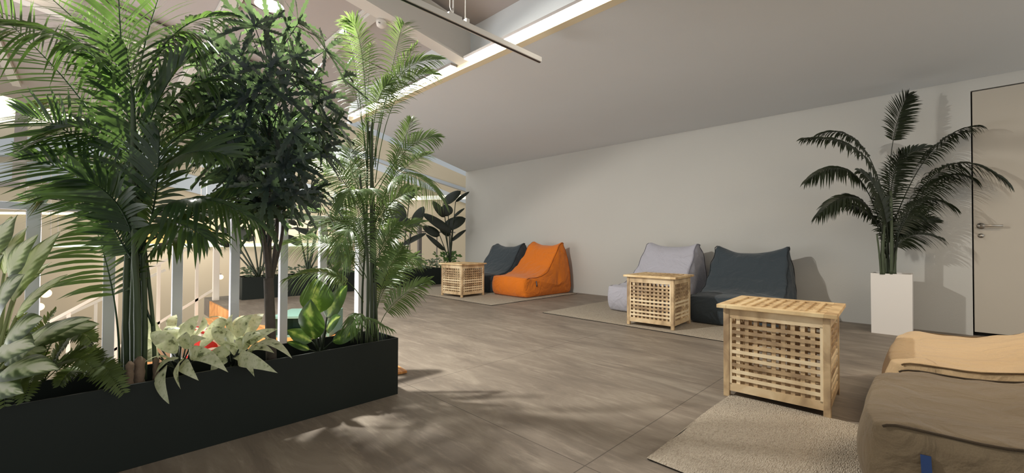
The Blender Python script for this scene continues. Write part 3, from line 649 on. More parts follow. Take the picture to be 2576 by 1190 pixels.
# pendant bulbs of the hall, left; the third globe imitates a lamp reflection
for i, (p, r_) in enumerate([((-0.642, 12.402, -0.198), 0.085), ((-0.724, 12.348, -0.45), 0.075), ((1.888, 10.431, 0.105), 0.05)]):
    t = empty('bulb_and_reflection', p, label=['higher warm glowing globe bulb behind the striped leaves', 'lower warm glowing globe bulb behind the striped leaves', 'tiny glowing globe standing in for a lamp reflection on the wall beside the newel post'][i], cat='bulb', group='globe bulbs')
    b = MB(); b.lathe([(r_*math.sin(a), -r_*math.cos(a)) for a in [math.pi*k/12+0.001 for k in range(12)]], 20); b.build('globe', Mbulb, t, smooth=True)
    b = MB(); b.tube([(0, 0, r_*0.9), (0, 0, r_*1.5)], r_*0.3, 10); b.build('socket', Mgrey, t)

# ------------------------------------------------------------ plants
UP = Vector((0, 0, 1)); CAMD = Vector((-0.7, -0.7, 0.1)).normalized()
def bez(p, t):
    if len(p) == 3:
        a, c, d = p; m = c*2-(a+d)*0.5           # pass through the middle point
        return a*(1-t)**2 + m*(2*t*(1-t)) + d*t*t
def frond(parent, pts, mat, n=24, ll=0.25, lw=0.016, q=0.5, droop=0.35, start=0.12, rach=0.004, ang0=68, ang1=22, name='frond', org=None):
    P = [Vector(p)-org for p in pts]
    b = MB(); N_ = 14
    cur = [bez(P, i/N_) for i in range(N_+1)]
    b.tube(cur, [rach*(1-0.75*i/N_) for i in range(N_+1)], 5, mi=0)
    for i in range(n):
        t = start+(1-start)*(i+0.5)/n
        c = bez(P, t); T = (bez(P, min(1, t+0.02))-bez(P, max(0, t-0.02))).normalized()
        ref = (CAMD*q + UP*(1-q))
        ref = ref-T*ref.dot(T)
        if ref.length < 0.15: ref = CAMD-T*CAMD.dot(T)
        ref.normalize(); Sd = T.cross(ref).normalized()
        w_ = (t-start)/(1-start)
        env = (0.45+0.55*min(1, w_/0.25)) * (1 if w_ < 0.55 else 1-0.62*((w_-0.55)/0.45)**1.6)
        for sg in (-1, 1):
            a = R(ang0+(ang1-ang0)*w_**1.2 + random.uniform(-5, 5))
            l = ll*env*random.uniform(0.9, 1.1)
            d = (Sd*sg*math.sin(a)+T*math.cos(a)+ref*random.uniform(0.02, 0.22)).normalized()
            nn = d.cross(T).normalized()
            wv = d.cross(nn).normalized()*0.6+nn*0.25*sg; wv.normalize()
            vs = []; uv = []; M_ = 5
            dr = droop*random.uniform(0.7, 1.3)
            for k in range(M_+1):
                s_ = k/M_; p = c+d*(l*s_)+Vector((0, 0, -1))*(dr*l*s_**2.2)
                ww = lw*0.5*(0.35+0.65*min(1, s_/0.25))*(1-max(0, (s_-0.45)/0.55)**1.7)
                vs += [p-wv*ww, p+wv*ww]; uv += [(s_, 0), (s_, 1)]
            b.add(vs, [(2*k, 2*k+1, 2*k+3, 2*k+2) for k in range(M_)], uv, 0)
    return b.build(name, mat, parent, smooth=True, recalc=False)
def leaf_verts(b, base, tip, width, nrm, bend=0.2, fold=0.15, wave=0.0, n=10, shape='ovate', petiole=None, mi=0, pr=0.003, curl=0.0):
    base, tip = Vector(base), Vector(tip); ax = tip-base; l = ax.length; T = ax.normalized()
    nrm = Vector(nrm); nrm = (nrm-T*nrm.dot(T)).normalized(); S_ = T.cross(nrm)
    vs = []; uv = []; fs = []; m = 6; ph = random.uniform(0, 6)
    for i in range(n+1):
        t = i/n
        if shape == 'ovate': w = max(0, math.sin(math.pi*t**0.82))**0.85
        elif shape == 'paddle': w = (max(0, math.sin(math.pi*t**0.8)))**0.55
        else: w = math.sin(math.pi*t)
        w *= width/2
        c = base+ax*t+nrm*(bend*l*(4*t*(1-t))*0.5)-Vector((0, 0, 1))*(curl*l*t**3)
        for j in range(m+1):
            v = -1+2*j/m
            p = c+S_*(w*v)+nrm*(fold*w*abs(v) - 0.25*w*v*v + wave*width*math.sin(t*9+ph+v*2)*abs(v))
            vs.append(p); uv.append((t, (v+1)/2))
    for i in range(n):
        for j in range(m): a = i*(m+1)+j; fs.append((a, a+1, a+m+2, a+m+1))
    b.add(vs, fs, uv, mi)
    if petiole is not None:
        r0 = Vector(petiole); mid = (r0+base)*0.5+Vector((0, 0, 0.04*(base-r0).length)); 
        pts = [r0*(1-k/6)**2+mid*2*(k/6)*(1-k/6)+base*(k/6)**2 for k in range(7)]
        pts.append(base+T*0.02*l); b.tube(pts, [pr*1.3]*4+[pr]*4, 6, mi=mi+1)

def palm(name, root, label, canes, fronds, Ml, Mc, husks=(), **kw):
    org = Vector(root); t = empty(name, root, label=label, cat='plant')
    for pts, r0, r1 in canes:
        c = catmull(pts, 6); m = len(c)
        b = MB(); rr = [(r0+(r1-r0)*i/(m-1))*(1.12 if i % 5 == 0 else 1) for i in range(m)]
        b.tube([Vector(p)-org for p in c], rr, 8); b.build('cane', Mc, t, smooth=True)
    for p, r_, h_ in husks:
        b = MB(); pr = [(r_*(1+0.12*math.sin(k*2.1)), h_*k/8) for k in range(9)]
        pr[-1] = (r_*0.35, h_); b.lathe(pr, 12, Vector(p)-org); b.build('husk', Mhusk, t, smooth=True)
    for f in fronds:
        k2 = dict(kw); k2.update(f[1]); frond(t, f[0], Ml, org=org, **k2)
    return t
palm('tall_palm', (0.126, 2.275, 0.279), 'tall bamboo-stemmed palm with long arching fronds at the left of the foreground planter', [([(0.108, 2.293, 0.282), (0.1, 2.296, 0.539), (0.102, 2.29, 0.795), (0.107, 2.279, 1.051)], 0.013, 0.011),
    ([(0.125, 2.248, 0.289), (0.119, 2.248, 0.574), (0.12, 2.242, 0.859), (0.103, 2.25, 1.334)], 0.014, 0.009),
    ([(0.144, 2.286, 0.284), (0.14, 2.284, 0.568), (0.139, 2.28, 0.827), (0.133, 2.28, 1.151)], 0.013, 0.01),
    ([(0.121, 2.352, 0.262), (0.115, 2.352, 0.53), (0.118, 2.343, 0.859), (0.125, 2.327, 1.305)], 0.012, 0.009),
    ([(0.132, 2.212, 0.293), (0.127, 2.211, 0.609), (0.116, 2.217, 0.859), (0.105, 2.217, 1.453)], 0.012, 0.008),
    ([(0.153, 2.248, 0.291), (0.153, 2.244, 0.539), (0.145, 2.247, 0.779), (0.134, 2.255, 0.923)], 0.01, 0.008),
    ([(0.092, 2.309, 0.306), (0.094, 2.303, 0.539), (0.096, 2.297, 0.699), (0.1, 2.289, 0.923)], 0.0065, 0.0055),
    ([(0.187, 2.242, 0.301), (0.177, 2.247, 0.535), (0.153, 2.266, 0.795), (0.14, 2.277, 0.924)], 0.007, 0.006)], [
    ([Vector((0.104, 2.277, 1.292)), Vector((0.072, 2.275, 1.619)), Vector((0.055, 2.242, 1.978))], dict(ll=0.27, q=0.95, n=30)),
    ([Vector((0.126, 2.263, 0.923)), Vector((0.12, 2.22, 1.221)), Vector((0.083, 2.207, 1.6))], dict(ll=0.27, q=0.9, n=34)),
    ([Vector((0.102, 2.284, 1.067)), Vector((-0.07, 2.56, 1.494)), Vector((-0.365, 2.876, 1.892))], dict(ll=0.26, q=0.7, n=32, start=0.3)),
    ([Vector((0.103, 2.276, 1.42)), Vector((-0.055, 2.261, 1.587)), Vector((-0.273, 2.295, 1.593))], dict(ll=0.24, q=0.1, n=28, droop=0.8)),
    ([Vector((0.107, 2.27, 1.5)), Vector((-0.051, 2.565, 1.775)), Vector((-0.234, 2.884, 2.04))], dict(ll=0.24, q=0.6, n=24)),
    ([Vector((0.121, 2.26, 1.34)), Vector((0.244, 2.341, 1.759)), Vector((0.464, 2.259, 1.889))], dict(ll=0.15, q=0.6, n=26, start=0.3, droop=0.5)),
    ([Vector((0.114, 2.265, 1.404)), Vector((0.213, 2.231, 1.685)), Vector((0.286, 2.229, 1.692))], dict(ll=0.2, q=0.3, n=22, start=0.3, droop=0.9)),
    ([Vector((0.131, 2.253, 1.148)), Vector((0.234, 2.215, 1.437)), Vector((0.373, 2.075, 1.512))], dict(ll=0.2, q=0.4, n=26, start=0.25, droop=0.6)),
    ([Vector((0.132, 2.254, 1.068)), Vector((0.261, 2.262, 1.302)), Vector((0.445, 2.217, 1.4))], dict(ll=0.2, q=0.5, n=26, start=0.25, droop=0.5)),
    ([Vector((0.133, 2.254, 0.987)), Vector((0.217, 2.026, 1.161)), Vector((0.344, 1.828, 1.166))], dict(ll=0.19, q=0.5, n=24, start=0.25)),
    ([Vector((0.138, 2.252, 0.859)), Vector((0.254, 2.02, 1.012)), Vector((0.444, 1.804, 0.921))], dict(ll=0.15, q=0.2, n=26, start=0.25, droop=0.9)),
    ([Vector((0.142, 2.249, 0.827)), Vector((0.279, 2.11, 0.948)), Vector((0.485, 2.042, 1.082))], dict(ll=0.14, q=0.5, n=24, start=0.3)),
    ([Vector((0.121, 2.269, 0.843)), Vector((0.005, 2.31, 1.06)), Vector((-0.188, 2.431, 1.158))], dict(ll=0.22, q=0.7, n=28, start=0.2)),
    ([Vector((0.12, 2.272, 0.795)), Vector((0.018, 2.398, 0.972)), Vector((-0.204, 2.661, 1.022))], dict(ll=0.18, q=0.5, n=26, start=0.25)),
    ([Vector((0.114, 2.274, 0.955)), Vector((-0.019, 2.374, 1.222)), Vector((-0.196, 2.506, 1.339))], dict(ll=0.24, q=0.7, n=28, start=0.2)),
    ([Vector((0.115, 2.269, 1.148)), Vector((0.001, 2.519, 1.402)), Vector((-0.164, 2.824, 1.486))], dict(ll=0.2, q=0.3, n=24, start=0.2, droop=0.7)),
    ([Vector((0.128, 2.264, 0.795)), Vector((0.07, 2.176, 0.979)), Vector((-0.026, 2.129, 1.069))], dict(ll=0.2, q=0.7, n=22, start=0.2)),
    ([Vector((0.136, 2.256, 0.795)), Vector((0.171, 2.146, 1.015)), Vector((0.173, 2.068, 1.266))], dict(ll=0.2, q=0.9, n=26, start=0.2)),
    ([Vector((0.083, 2.318, 0.322)), Vector((0.063, 2.332, 0.623)), Vector((0.003, 2.414, 0.923))], dict(ll=0.27, q=0.95, n=16, start=0.5, droop=0.25, ang0=75, ang1=60)),
    ([Vector((0.176, 2.221, 0.507)), Vector((0.166, 2.268, 0.794)), Vector((0.383, 2.091, 0.878))], dict(ll=0.15, q=0.2, n=20, start=0.55, droop=0.7)),
    ([Vector((0.098, 2.282, 1.34)), Vector((0.036, 2.62, 1.684)), Vector((-0.059, 2.922, 1.962))], dict(ll=0.26, q=0.6, n=24, start=0.2)),
    ([Vector((0.114, 2.265, 1.404)), Vector((0.158, 2.427, 1.75)), Vector((0.228, 2.492, 2.075))], dict(ll=0.26, q=0.8, n=26, start=0.15)),
    ([Vector((0.112, 2.272, 1.148)), Vector((0.074, 2.474, 1.46)), Vector((0.01, 2.645, 1.737))], dict(ll=0.24, q=0.8, n=26, start=0.15)),
    ([Vector((0.123, 2.261, 1.148)), Vector((0.168, 2.098, 1.378)), Vector((0.241, 1.966, 1.529))], dict(ll=0.2, q=0.6, n=24, start=0.2)),
    ([Vector((0.12, 2.272, 0.763)), Vector((0.075, 2.273, 0.859)), Vector((0.023, 2.294, 0.983))], dict(ll=0.14, q=0.8, n=18, start=0.2)),
    ([Vector((0.127, 2.263, 0.859)), Vector((0.196, 2.023, 0.919)), Vector((0.287, 1.821, 0.859))], dict(ll=0.14, q=0.3, n=22, start=0.2, droop=0.7)),
    ([Vector((0.108, 2.279, 1.019)), Vector((0.028, 2.427, 1.156)), Vector((-0.102, 2.629, 1.079))], dict(ll=0.2, q=0.4, n=26, start=0.2, droop=0.5)),
    ([Vector((0.106, 2.278, 1.147)), Vector((0.002, 2.351, 1.286)), Vector((-0.119, 2.43, 1.277))], dict(ll=0.2, q=0.5, n=26, start=0.2, droop=0.4)),
    ([Vector((0.116, 2.266, 1.244)), Vector((0.075, 2.583, 1.612)), Vector((-0.017, 2.811, 1.878))], dict(ll=0.24, q=0.8, n=28, start=0.2))], Mpalm, Mcane, husks=[((0.135, 2.181, 0.28), 0.017, 0.12), ((0.106, 2.153, 0.293), 0.012, 0.1), ((0.187, 2.214, 0.291), 0.010, 0.09)], lw=0.0165, rach=0.0045, droop=0.2)
palm('fine_palm', (1.131, 2.261, 0.253), 'airy fine-leaved light green palm at the right end of the foreground planter', [([(1.098, 2.252, 0.26), (1.099, 2.243, 0.645), (1.082, 2.253, 0.958), (1.058, 2.272, 1.226)], 0.01, 0.006),
    ([(1.131, 2.261, 0.246), (1.127, 2.257, 0.642), (1.121, 2.256, 1.05), (1.117, 2.249, 1.548)], 0.012, 0.008),
    ([(1.158, 2.277, 0.254), (1.156, 2.271, 0.64), (1.144, 2.274, 1.052), (1.123, 2.288, 1.488)], 0.01, 0.007),
    ([(1.101, 2.319, 0.252), (1.1, 2.313, 0.595), (1.112, 2.295, 0.96), (1.109, 2.286, 1.554)], 0.007, 0.005),
    ([(1.156, 2.235, 0.275), (1.147, 2.24, 0.506), (1.134, 2.248, 0.778), (1.115, 2.257, 1.276)], 0.006, 0.005)], [
    ([Vector((1.098, 2.273, 1.276)), Vector((1.065, 2.366, 1.875)), Vector((1.034, 2.463, 2.084))], dict(ll=0.14, n=40, start=0.3)),
    ([Vector((1.103, 2.269, 1.276)), Vector((1.052, 2.237, 1.866)), Vector((0.966, 2.221, 2.046))], dict(ll=0.13, n=42, start=0.3)),
    ([Vector((1.124, 2.248, 1.276)), Vector((1.225, 2.205, 1.903)), Vector((1.29, 2.206, 2.145))], dict(ll=0.15, n=40, start=0.35, q=0.9)),
    ([Vector((1.13, 2.241, 1.322)), Vector((1.176, 2.116, 1.734)), Vector((1.326, 1.893, 1.846))], dict(ll=0.13, n=40, start=0.35)),
    ([Vector((1.134, 2.238, 1.277)), Vector((1.237, 2.295, 1.726)), Vector((1.403, 2.236, 2.074))], dict(ll=0.12, n=35, start=0.35)),
    ([Vector((1.135, 2.239, 1.186)), Vector((1.244, 2.191, 1.702)), Vector((1.426, 2.076, 1.843))], dict(ll=0.13, n=37, start=0.35)),
    ([Vector((1.111, 2.26, 1.322)), Vector((1.143, 2.36, 1.813)), Vector((1.203, 2.436, 2.073))], dict(ll=0.12, n=32, start=0.3)),
    ([Vector((1.123, 2.252, 1.141)), Vector((1.256, 2.184, 1.39)), Vector((1.328, 2.18, 1.583))], dict(ll=0.12, n=35, start=0.3, q=0.9)),
    ([Vector((1.13, 2.246, 1.095)), Vector((1.228, 2.072, 1.357)), Vector((1.327, 1.901, 1.421))], dict(ll=0.12, n=37, start=0.3)),
    ([Vector((1.133, 2.243, 1.05)), Vector((1.281, 2.204, 1.268)), Vector((1.444, 2.152, 1.384))], dict(ll=0.11, n=35, start=0.3)),
    ([Vector((1.139, 2.239, 0.959)), Vector((1.188, 2.044, 1.216)), Vector((1.285, 1.808, 1.076))], dict(ll=0.14, n=37, start=0.3, q=0.3, droop=0.9)),
    ([Vector((1.111, 2.265, 1.05)), Vector((1.041, 2.331, 1.253)), Vector((1.057, 2.382, 1.428))], dict(ll=0.15, n=35, start=0.25, q=0.9)),
    ([Vector((1.099, 2.279, 0.959)), Vector((0.963, 2.339, 1.222)), Vector((0.779, 2.449, 1.365))], dict(ll=0.14, n=40, start=0.3)),
    ([Vector((1.097, 2.283, 0.869)), Vector((1.043, 2.473, 1.105)), Vector((0.961, 2.625, 1.181))], dict(ll=0.13, n=32, start=0.3)),
    ([Vector((1.097, 2.287, 0.642)), Vector((1.019, 2.432, 0.868)), Vector((1.047, 2.47, 1.105))], dict(ll=0.13, n=32, start=0.3)),
    ([Vector((1.094, 2.29, 0.665)), Vector((0.921, 2.389, 0.845)), Vector((0.702, 2.537, 0.811))], dict(ll=0.14, n=42, start=0.3, q=0.5, droop=0.5)),
    ([Vector((1.096, 2.292, 0.506)), Vector((0.934, 2.308, 0.672)), Vector((0.721, 2.381, 0.654))], dict(ll=0.13, n=37, start=0.3, q=0.4, droop=0.7)),
    ([Vector((1.102, 2.28, 0.778)), Vector((1.037, 2.454, 0.962)), Vector((0.81, 2.707, 1.056))], dict(ll=0.13, n=37, start=0.3, q=0.4)),
    ([Vector((1.107, 2.271, 0.959)), Vector((0.991, 2.172, 1.122)), Vector((0.873, 2.079, 1.024))], dict(ll=0.12, n=32, start=0.2, q=0.2, droop=0.8)),
    ([Vector((1.115, 2.263, 0.959)), Vector((1.051, 2.182, 1.128)), Vector((1.04, 1.982, 1.07))], dict(ll=0.11, n=30, start=0.2, q=0.2, droop=0.8)),
    ([Vector((1.156, 2.235, 0.303)), Vector((1.198, 2.161, 0.487)), Vector((1.331, 1.982, 0.639))], dict(ll=0.12, n=35, start=0.4)),
    ([Vector((1.149, 2.242, 0.303)), Vector((1.216, 2.283, 0.565)), Vector((1.376, 2.176, 0.776))], dict(ll=0.12, n=35, start=0.35)),
    ([Vector((1.145, 2.244, 0.416)), Vector((1.18, 2.204, 0.642)), Vector((1.248, 2.132, 0.824))], dict(ll=0.13, n=25, start=0.4, q=0.9, lw=0.011)),
    ([Vector((1.135, 2.249, 0.642)), Vector((1.172, 2.138, 0.869)), Vector((1.282, 1.983, 0.957))], dict(ll=0.12, n=35, start=0.3, q=0.5)),
    ([Vector((1.127, 2.254, 0.778)), Vector((1.212, 2.307, 0.988)), Vector((1.276, 2.31, 1.183))], dict(ll=0.12, n=32, start=0.2, q=0.8)),
    ([Vector((1.118, 2.264, 0.778)), Vector((1.112, 2.408, 0.94)), Vector((1.079, 2.51, 1.014))], dict(ll=0.12, n=32, start=0.2, q=0.8)),
    ([Vector((1.137, 2.254, 0.302)), Vector((1.028, 2.191, 0.459)), Vector((0.947, 2.131, 0.393))], dict(ll=0.08, n=25, start=0.4, q=0.2, droop=0.9)),
    ([Vector((1.146, 2.245, 0.302)), Vector((1.037, 2.21, 0.434)), Vector((1.11, 1.997, 0.39))], dict(ll=0.08, n=22, start=0.4, q=0.2, droop=0.9)),
    ([Vector((1.117, 2.259, 1.05)), Vector((1.096, 2.303, 1.325)), Vector((1.123, 2.314, 1.563))], dict(ll=0.11, n=32, start=0.2, q=0.8)),
    ([Vector((1.099, 2.283, 0.755)), Vector((1.016, 2.295, 0.779)), Vector((0.946, 2.325, 0.648))], dict(ll=0.1, n=30, start=0.3, q=0.5, droop=0.6)),
    ([Vector((1.115, 2.263, 0.959)), Vector((1.1, 2.387, 1.173)), Vector((1.124, 2.416, 1.345))], dict(ll=0.13, n=32, start=0.2, q=0.8)),
    ([Vector((1.124, 2.257, 0.823)), Vector((1.186, 2.19, 1.05)), Vector((1.278, 2.026, 1.136))], dict(ll=0.13, n=37, start=0.2, q=0.7)),
    ([Vector((1.11, 2.272, 0.778)), Vector((0.993, 2.245, 0.911)), Vector((0.914, 2.185, 0.783))], dict(ll=0.12, n=35, start=0.2, q=0.3, droop=0.7)),
    ([Vector((1.107, 2.278, 0.642)), Vector((1.066, 2.357, 0.823)), Vector((1.045, 2.418, 0.961))], dict(ll=0.14, n=37, start=0.2, q=0.9)),
    ([Vector((1.129, 2.255, 0.642)), Vector((1.146, 2.179, 0.824)), Vector((1.186, 2.079, 0.956))], dict(ll=0.13, n=35, start=0.2, q=0.8)),
    ([Vector((1.13, 2.256, 0.597)), Vector((1.236, 2.231, 0.754)), Vector((1.382, 2.142, 0.729))], dict(ll=0.12, n=35, start=0.25, q=0.5)),
    ([Vector((1.098, 2.283, 0.823)), Vector((1.008, 2.441, 0.961)), Vector((0.905, 2.587, 0.891))], dict(ll=0.13, n=37, start=0.25, q=0.5)),
    ([Vector((1.106, 2.27, 1.095)), Vector((1.036, 2.406, 1.285)), Vector((0.983, 2.502, 1.266))], dict(ll=0.13, n=35, start=0.25, q=0.6)),
    ([Vector((1.131, 2.247, 0.959)), Vector((1.218, 2.227, 1.147)), Vector((1.274, 2.238, 1.342))], dict(ll=0.12, n=35, start=0.2, q=0.8)),
    ([Vector((1.11, 2.272, 0.733)), Vector((1.053, 2.255, 0.957)), Vector((1.013, 2.221, 1.128))], dict(ll=0.13, n=35, start=0.15, q=0.9)),
    ([Vector((1.111, 2.261, 1.276)), Vector((1.11, 2.17, 1.619)), Vector((1.133, 2.06, 1.707))], dict(ll=0.12, n=35, start=0.3, q=0.8)),
    ([Vector((1.105, 2.267, 1.276)), Vector((1.094, 2.411, 1.719)), Vector((1.063, 2.524, 1.836))], dict(ll=0.12, n=35, start=0.3, q=0.8))], Mpalm2, Mcanef, lw=0.0075, rach=0.0028, q=0.75)
palm('potted_palm', (5.334, 0.287, 0.57), 'dark green palm growing in the tall white pot beside the door', [([(5.297, 0.324, 0.563), (5.289, 0.328, 0.751), (5.296, 0.315, 1.052), (5.314, 0.292, 1.278)], 0.017, 0.012),
    ([(5.377, 0.3, 0.56), (5.373, 0.299, 0.826), (5.379, 0.285, 1.206)], 0.017, 0.012),
    ([(5.371, 0.25, 0.563), (5.374, 0.243, 0.751), (5.398, 0.215, 0.977)], 0.015, 0.008),
    ([(5.296, 0.268, 0.566), (5.294, 0.263, 0.901), (5.281, 0.268, 1.348)], 0.014, 0.011),
    ([(5.281, 0.34, 0.563), (5.268, 0.349, 0.751), (5.249, 0.364, 0.939)], 0.008, 0.006)], [
    ([Vector((5.333, 0.278, 1.052)), Vector((5.34, 0.257, 1.767)), Vector((5.47, 0.145, 2.272))], dict(ll=0.2, q=0.9, n=45, start=0.55, droop=0.2)),
    ([Vector((5.34, 0.274, 0.902)), Vector((5.411, 0.263, 1.436)), Vector((5.54, 0.199, 1.733))], dict(ll=0.22, q=0.9, n=39, start=0.2)),
    ([Vector((5.319, 0.295, 0.901)), Vector((5.106, 0.423, 1.643)), Vector((4.618, 0.836, 1.814))], dict(ll=0.17, q=0.4, n=51, start=0.35, droop=0.6)),
    ([Vector((5.317, 0.294, 1.052)), Vector((5.208, 0.46, 1.777)), Vector((4.995, 0.769, 1.916))], dict(ll=0.16, q=0.3, n=45, start=0.4, droop=0.6)),
    ([Vector((5.309, 0.306, 0.826)), Vector((5.029, 0.503, 1.494)), Vector((4.649, 0.813, 1.429))], dict(ll=0.16, q=0.4, n=48, start=0.35, droop=0.7)),
    ([Vector((5.31, 0.307, 0.751)), Vector((5.097, 0.482, 1.274)), Vector((4.784, 0.755, 1.102))], dict(ll=0.16, q=0.4, n=48, start=0.3, droop=0.7)),
    ([Vector((5.316, 0.302, 0.713)), Vector((5.27, 0.41, 1.13)), Vector((5.034, 0.715, 1.248))], dict(ll=0.14, q=0.4, n=39, start=0.35, droop=0.6)),
    ([Vector((5.345, 0.268, 0.977)), Vector((5.6, 0.002, 1.713)), Vector((5.6, -0.312, 1.913))], dict(ll=0.15, q=0.2, n=48, start=0.4, droop=0.9)),
    ([Vector((5.352, 0.264, 0.826)), Vector((5.6, -0.076, 1.552)), Vector((5.6, -0.465, 1.392))], dict(ll=0.17, q=0.3, n=57, start=0.25, droop=0.8)),
    ([Vector((5.353, 0.264, 0.751)), Vector((5.515, 0.004, 1.384)), Vector((5.6, -0.274, 1.439))], dict(ll=0.17, q=0.3, n=51, start=0.25, droop=0.8)),
    ([Vector((5.371, 0.249, 0.601)), Vector((5.432, 0.208, 1.016)), Vector((5.6, -0.026, 1.053))], dict(ll=0.2, q=0.9, n=39, start=0.3, droop=0.2)),
    ([Vector((5.354, 0.265, 0.676)), Vector((5.357, 0.109, 1.195)), Vector((5.544, -0.148, 1.192))], dict(ll=0.17, q=0.4, n=48, start=0.2, droop=0.7)),
    ([Vector((5.346, 0.269, 0.826)), Vector((5.494, 0.249, 1.52)), Vector((5.6, 0.028, 1.766))], dict(ll=0.18, q=0.6, n=42, start=0.3)),
    ([Vector((5.331, 0.285, 0.751)), Vector((5.136, 0.329, 1.267)), Vector((4.926, 0.464, 1.514))], dict(ll=0.18, q=0.6, n=42, start=0.25, droop=0.5)),
    ([Vector((5.36, 0.26, 0.601)), Vector((5.365, 0.178, 0.902)), Vector((5.543, -0.07, 0.902))], dict(ll=0.15, q=0.5, n=36, start=0.3, droop=0.6)),
    ([Vector((5.339, 0.281, 0.601)), Vector((5.378, 0.317, 1.055)), Vector((5.374, 0.374, 1.288))], dict(ll=0.18, q=0.8, n=39, start=0.25))], Mpalm3, Mcanef, lw=0.019, rach=0.005)


# --- serrated-leaf tree
def serr(b, base, d, l, w, nrm, dr):
    n = 12; d = d.normalized(); nrm = (nrm-d*nrm.dot(d)).normalized(); S_ = d.cross(nrm)
    vs = []; uv = []
    for k in range(n+1):
        s_ = k/n; p = base+d*(l*s_)+Vector((0, 0, -1))*(dr*l*s_*s_)
        ww = w*0.5*(0.35+0.65*math.sin(math.pi*min(1, s_*1.05))**0.6)*(1.0 if k % 2 else 0.55)
        if k == n: ww = 0.0005
        vs += [p-S_*ww+d*0.01*(k % 2), p, p+S_*ww+d*0.01*(k % 2)]; uv += [(s_, 0), (s_, .5), (s_, 1)]
    fs = []
    for k in range(n): a = 3*k; fs += [(a, a+1, a+4, a+3), (a+1, a+2, a+5, a+4)]
    b.add(vs, fs, uv)
def aralia():
    D = dict(root=(0.623, 2.274, 0.274), crown=(0.606, 2.267, 1.454), radii=(0.38, 0.25, 0.54), stems=[('trunk', [(0.623, 2.274, 0.274), (0.616, 2.276, 0.477), (0.608, 2.281, 0.671)], 0.024, 0.022), ('branch', [(0.617, 2.314, 0.658), (0.604, 2.324, 0.825), (0.584, 2.341, 0.982), (0.561, 2.361, 1.119)], 0.012, 0.007), ('branch', [(0.628, 2.346, 0.655), (0.626, 2.343, 0.864), (0.621, 2.345, 1.103), (0.619, 2.339, 1.461)], 0.012, 0.006), ('branch', [(0.644, 2.373, 0.653), (0.66, 2.353, 0.865), (0.664, 2.344, 1.067), (0.682, 2.321, 1.369)], 0.011, 0.006), ('branch', [(0.656, 2.403, 0.66), (0.688, 2.367, 0.865), (0.702, 2.348, 1.07), (0.757, 2.289, 1.316)], 0.009, 0.005), ('branch', [(0.648, 2.452, 0.699), (0.619, 2.477, 0.906), (0.595, 2.499, 1.031), (0.534, 2.556, 1.238)], 0.008, 0.004)])
    org = Vector(D['root']); t = empty('serrated_leaf_tree', D['root'], label='slender grey-trunked tree with dark serrated leaves standing in the foreground planter', cat='plant')
    for name, pts, r0, r1 in D['stems']:
        c = catmull(pts, 6); m = len(c); b = MB()
        b.tube([Vector(p)-org for p in c], [r0+(r1-r0)*i/(m-1) for i in range(m)], 9); b.build(name, Mbark, t, smooth=True)
    rnd = random.Random(11)
    tops = [Vector(s_[1][-1])-org for s_ in D['stems'][1:]]
    c0 = Vector(D['crown'])-org; ax = Vector(D['radii']); n = 0; tries = 0
    while n < 135:
        tries += 1
        v = Vector((rnd.uniform(-1, 1), rnd.uniform(-1, 1), rnd.uniform(-1, 1)))
        if v.length > 1: continue
        zz = v.z; wz = 1.0 if zz > -0.2 else 0.8
        a = c0 + Rv*(v.x*ax.x*wz) + Vector((0.7, 0.7, 0))*(v.y*ax.y) + UP*(v.z*ax.z)
        n += 1
        b = MB()
        stem0 = Vector((c0.x*0.9+a.x*0.1, c0.y*0.9+a.y*0.1, a.z-0.10-0.12*rnd.random()))
        stem0 = stem0.lerp(min(tops, key=lambda q: (q-a).length), 0.15)
        out = (a-stem0); o2 = Vector((out.x, out.y, 0.25*out.length)).normalized()
        b.tube([stem0, stem0.lerp(a, 0.5)+UP*0.02, a], [0.0026, 0.002, 0.0016], 5)
        k = rnd.choice((7, 8, 9)); e1 = o2.orthogonal().normalized(); e2 = o2.cross(e1)
        for i in range(k):
            an = 2*math.pi*i/k+rnd.uniform(-.2, .2)
            d = (e1*math.cos(an)+e2*math.sin(an))*1.0+o2*rnd.uniform(0.2, 0.9)
            serr(b, a, d, rnd.uniform(0.11, 0.19), 0.030, o2, rnd.uniform(0.1, 0.5))
        b.build('leaf_cluster', Maralia, t, smooth=False, recalc=False)
aralia()

def leafy(name, root, label, leaves, mat, stem_mat, pr=0.003, wave=0.0, bend=0.2, fold=0.15, shape='ovate', pname='leaf', group=None, nrm=None, curl=0.0, rnd=0.3):
    org = Vector(root); t = empty(name, root, label=label, cat='plant')
    if group: t['group'] = group
    for (bs, tp, w) in leaves:
        b = MB(); bs_ = Vector(bs)-org; tp_ = Vector(tp)-org
        nn = nrm or (CAMD*0.8+UP*0.6+Vector((random.uniform(-rnd, rnd), random.uniform(-rnd, rnd), random.uniform(-rnd, rnd)*0.5)))
        root_ = Vector((random.uniform(-0.015, 0.015), random.uniform(-0.015, 0.015), -0.03))
        leaf_verts(b, bs_, tp_, w, nn, bend, fold, wave, petiole=root_, shape=shape, pr=pr, curl=curl)
        b.build(pname, [mat, stem_mat], t, smooth=True, recalc=False)
    return t
Mstem = simple('green_stem', (92, 112, 64), 0.5)
Mstemd = simple('dark_stem', (44, 54, 36), 0.5)
Mstemp = simple('pale_stem', (150, 158, 110), 0.5)
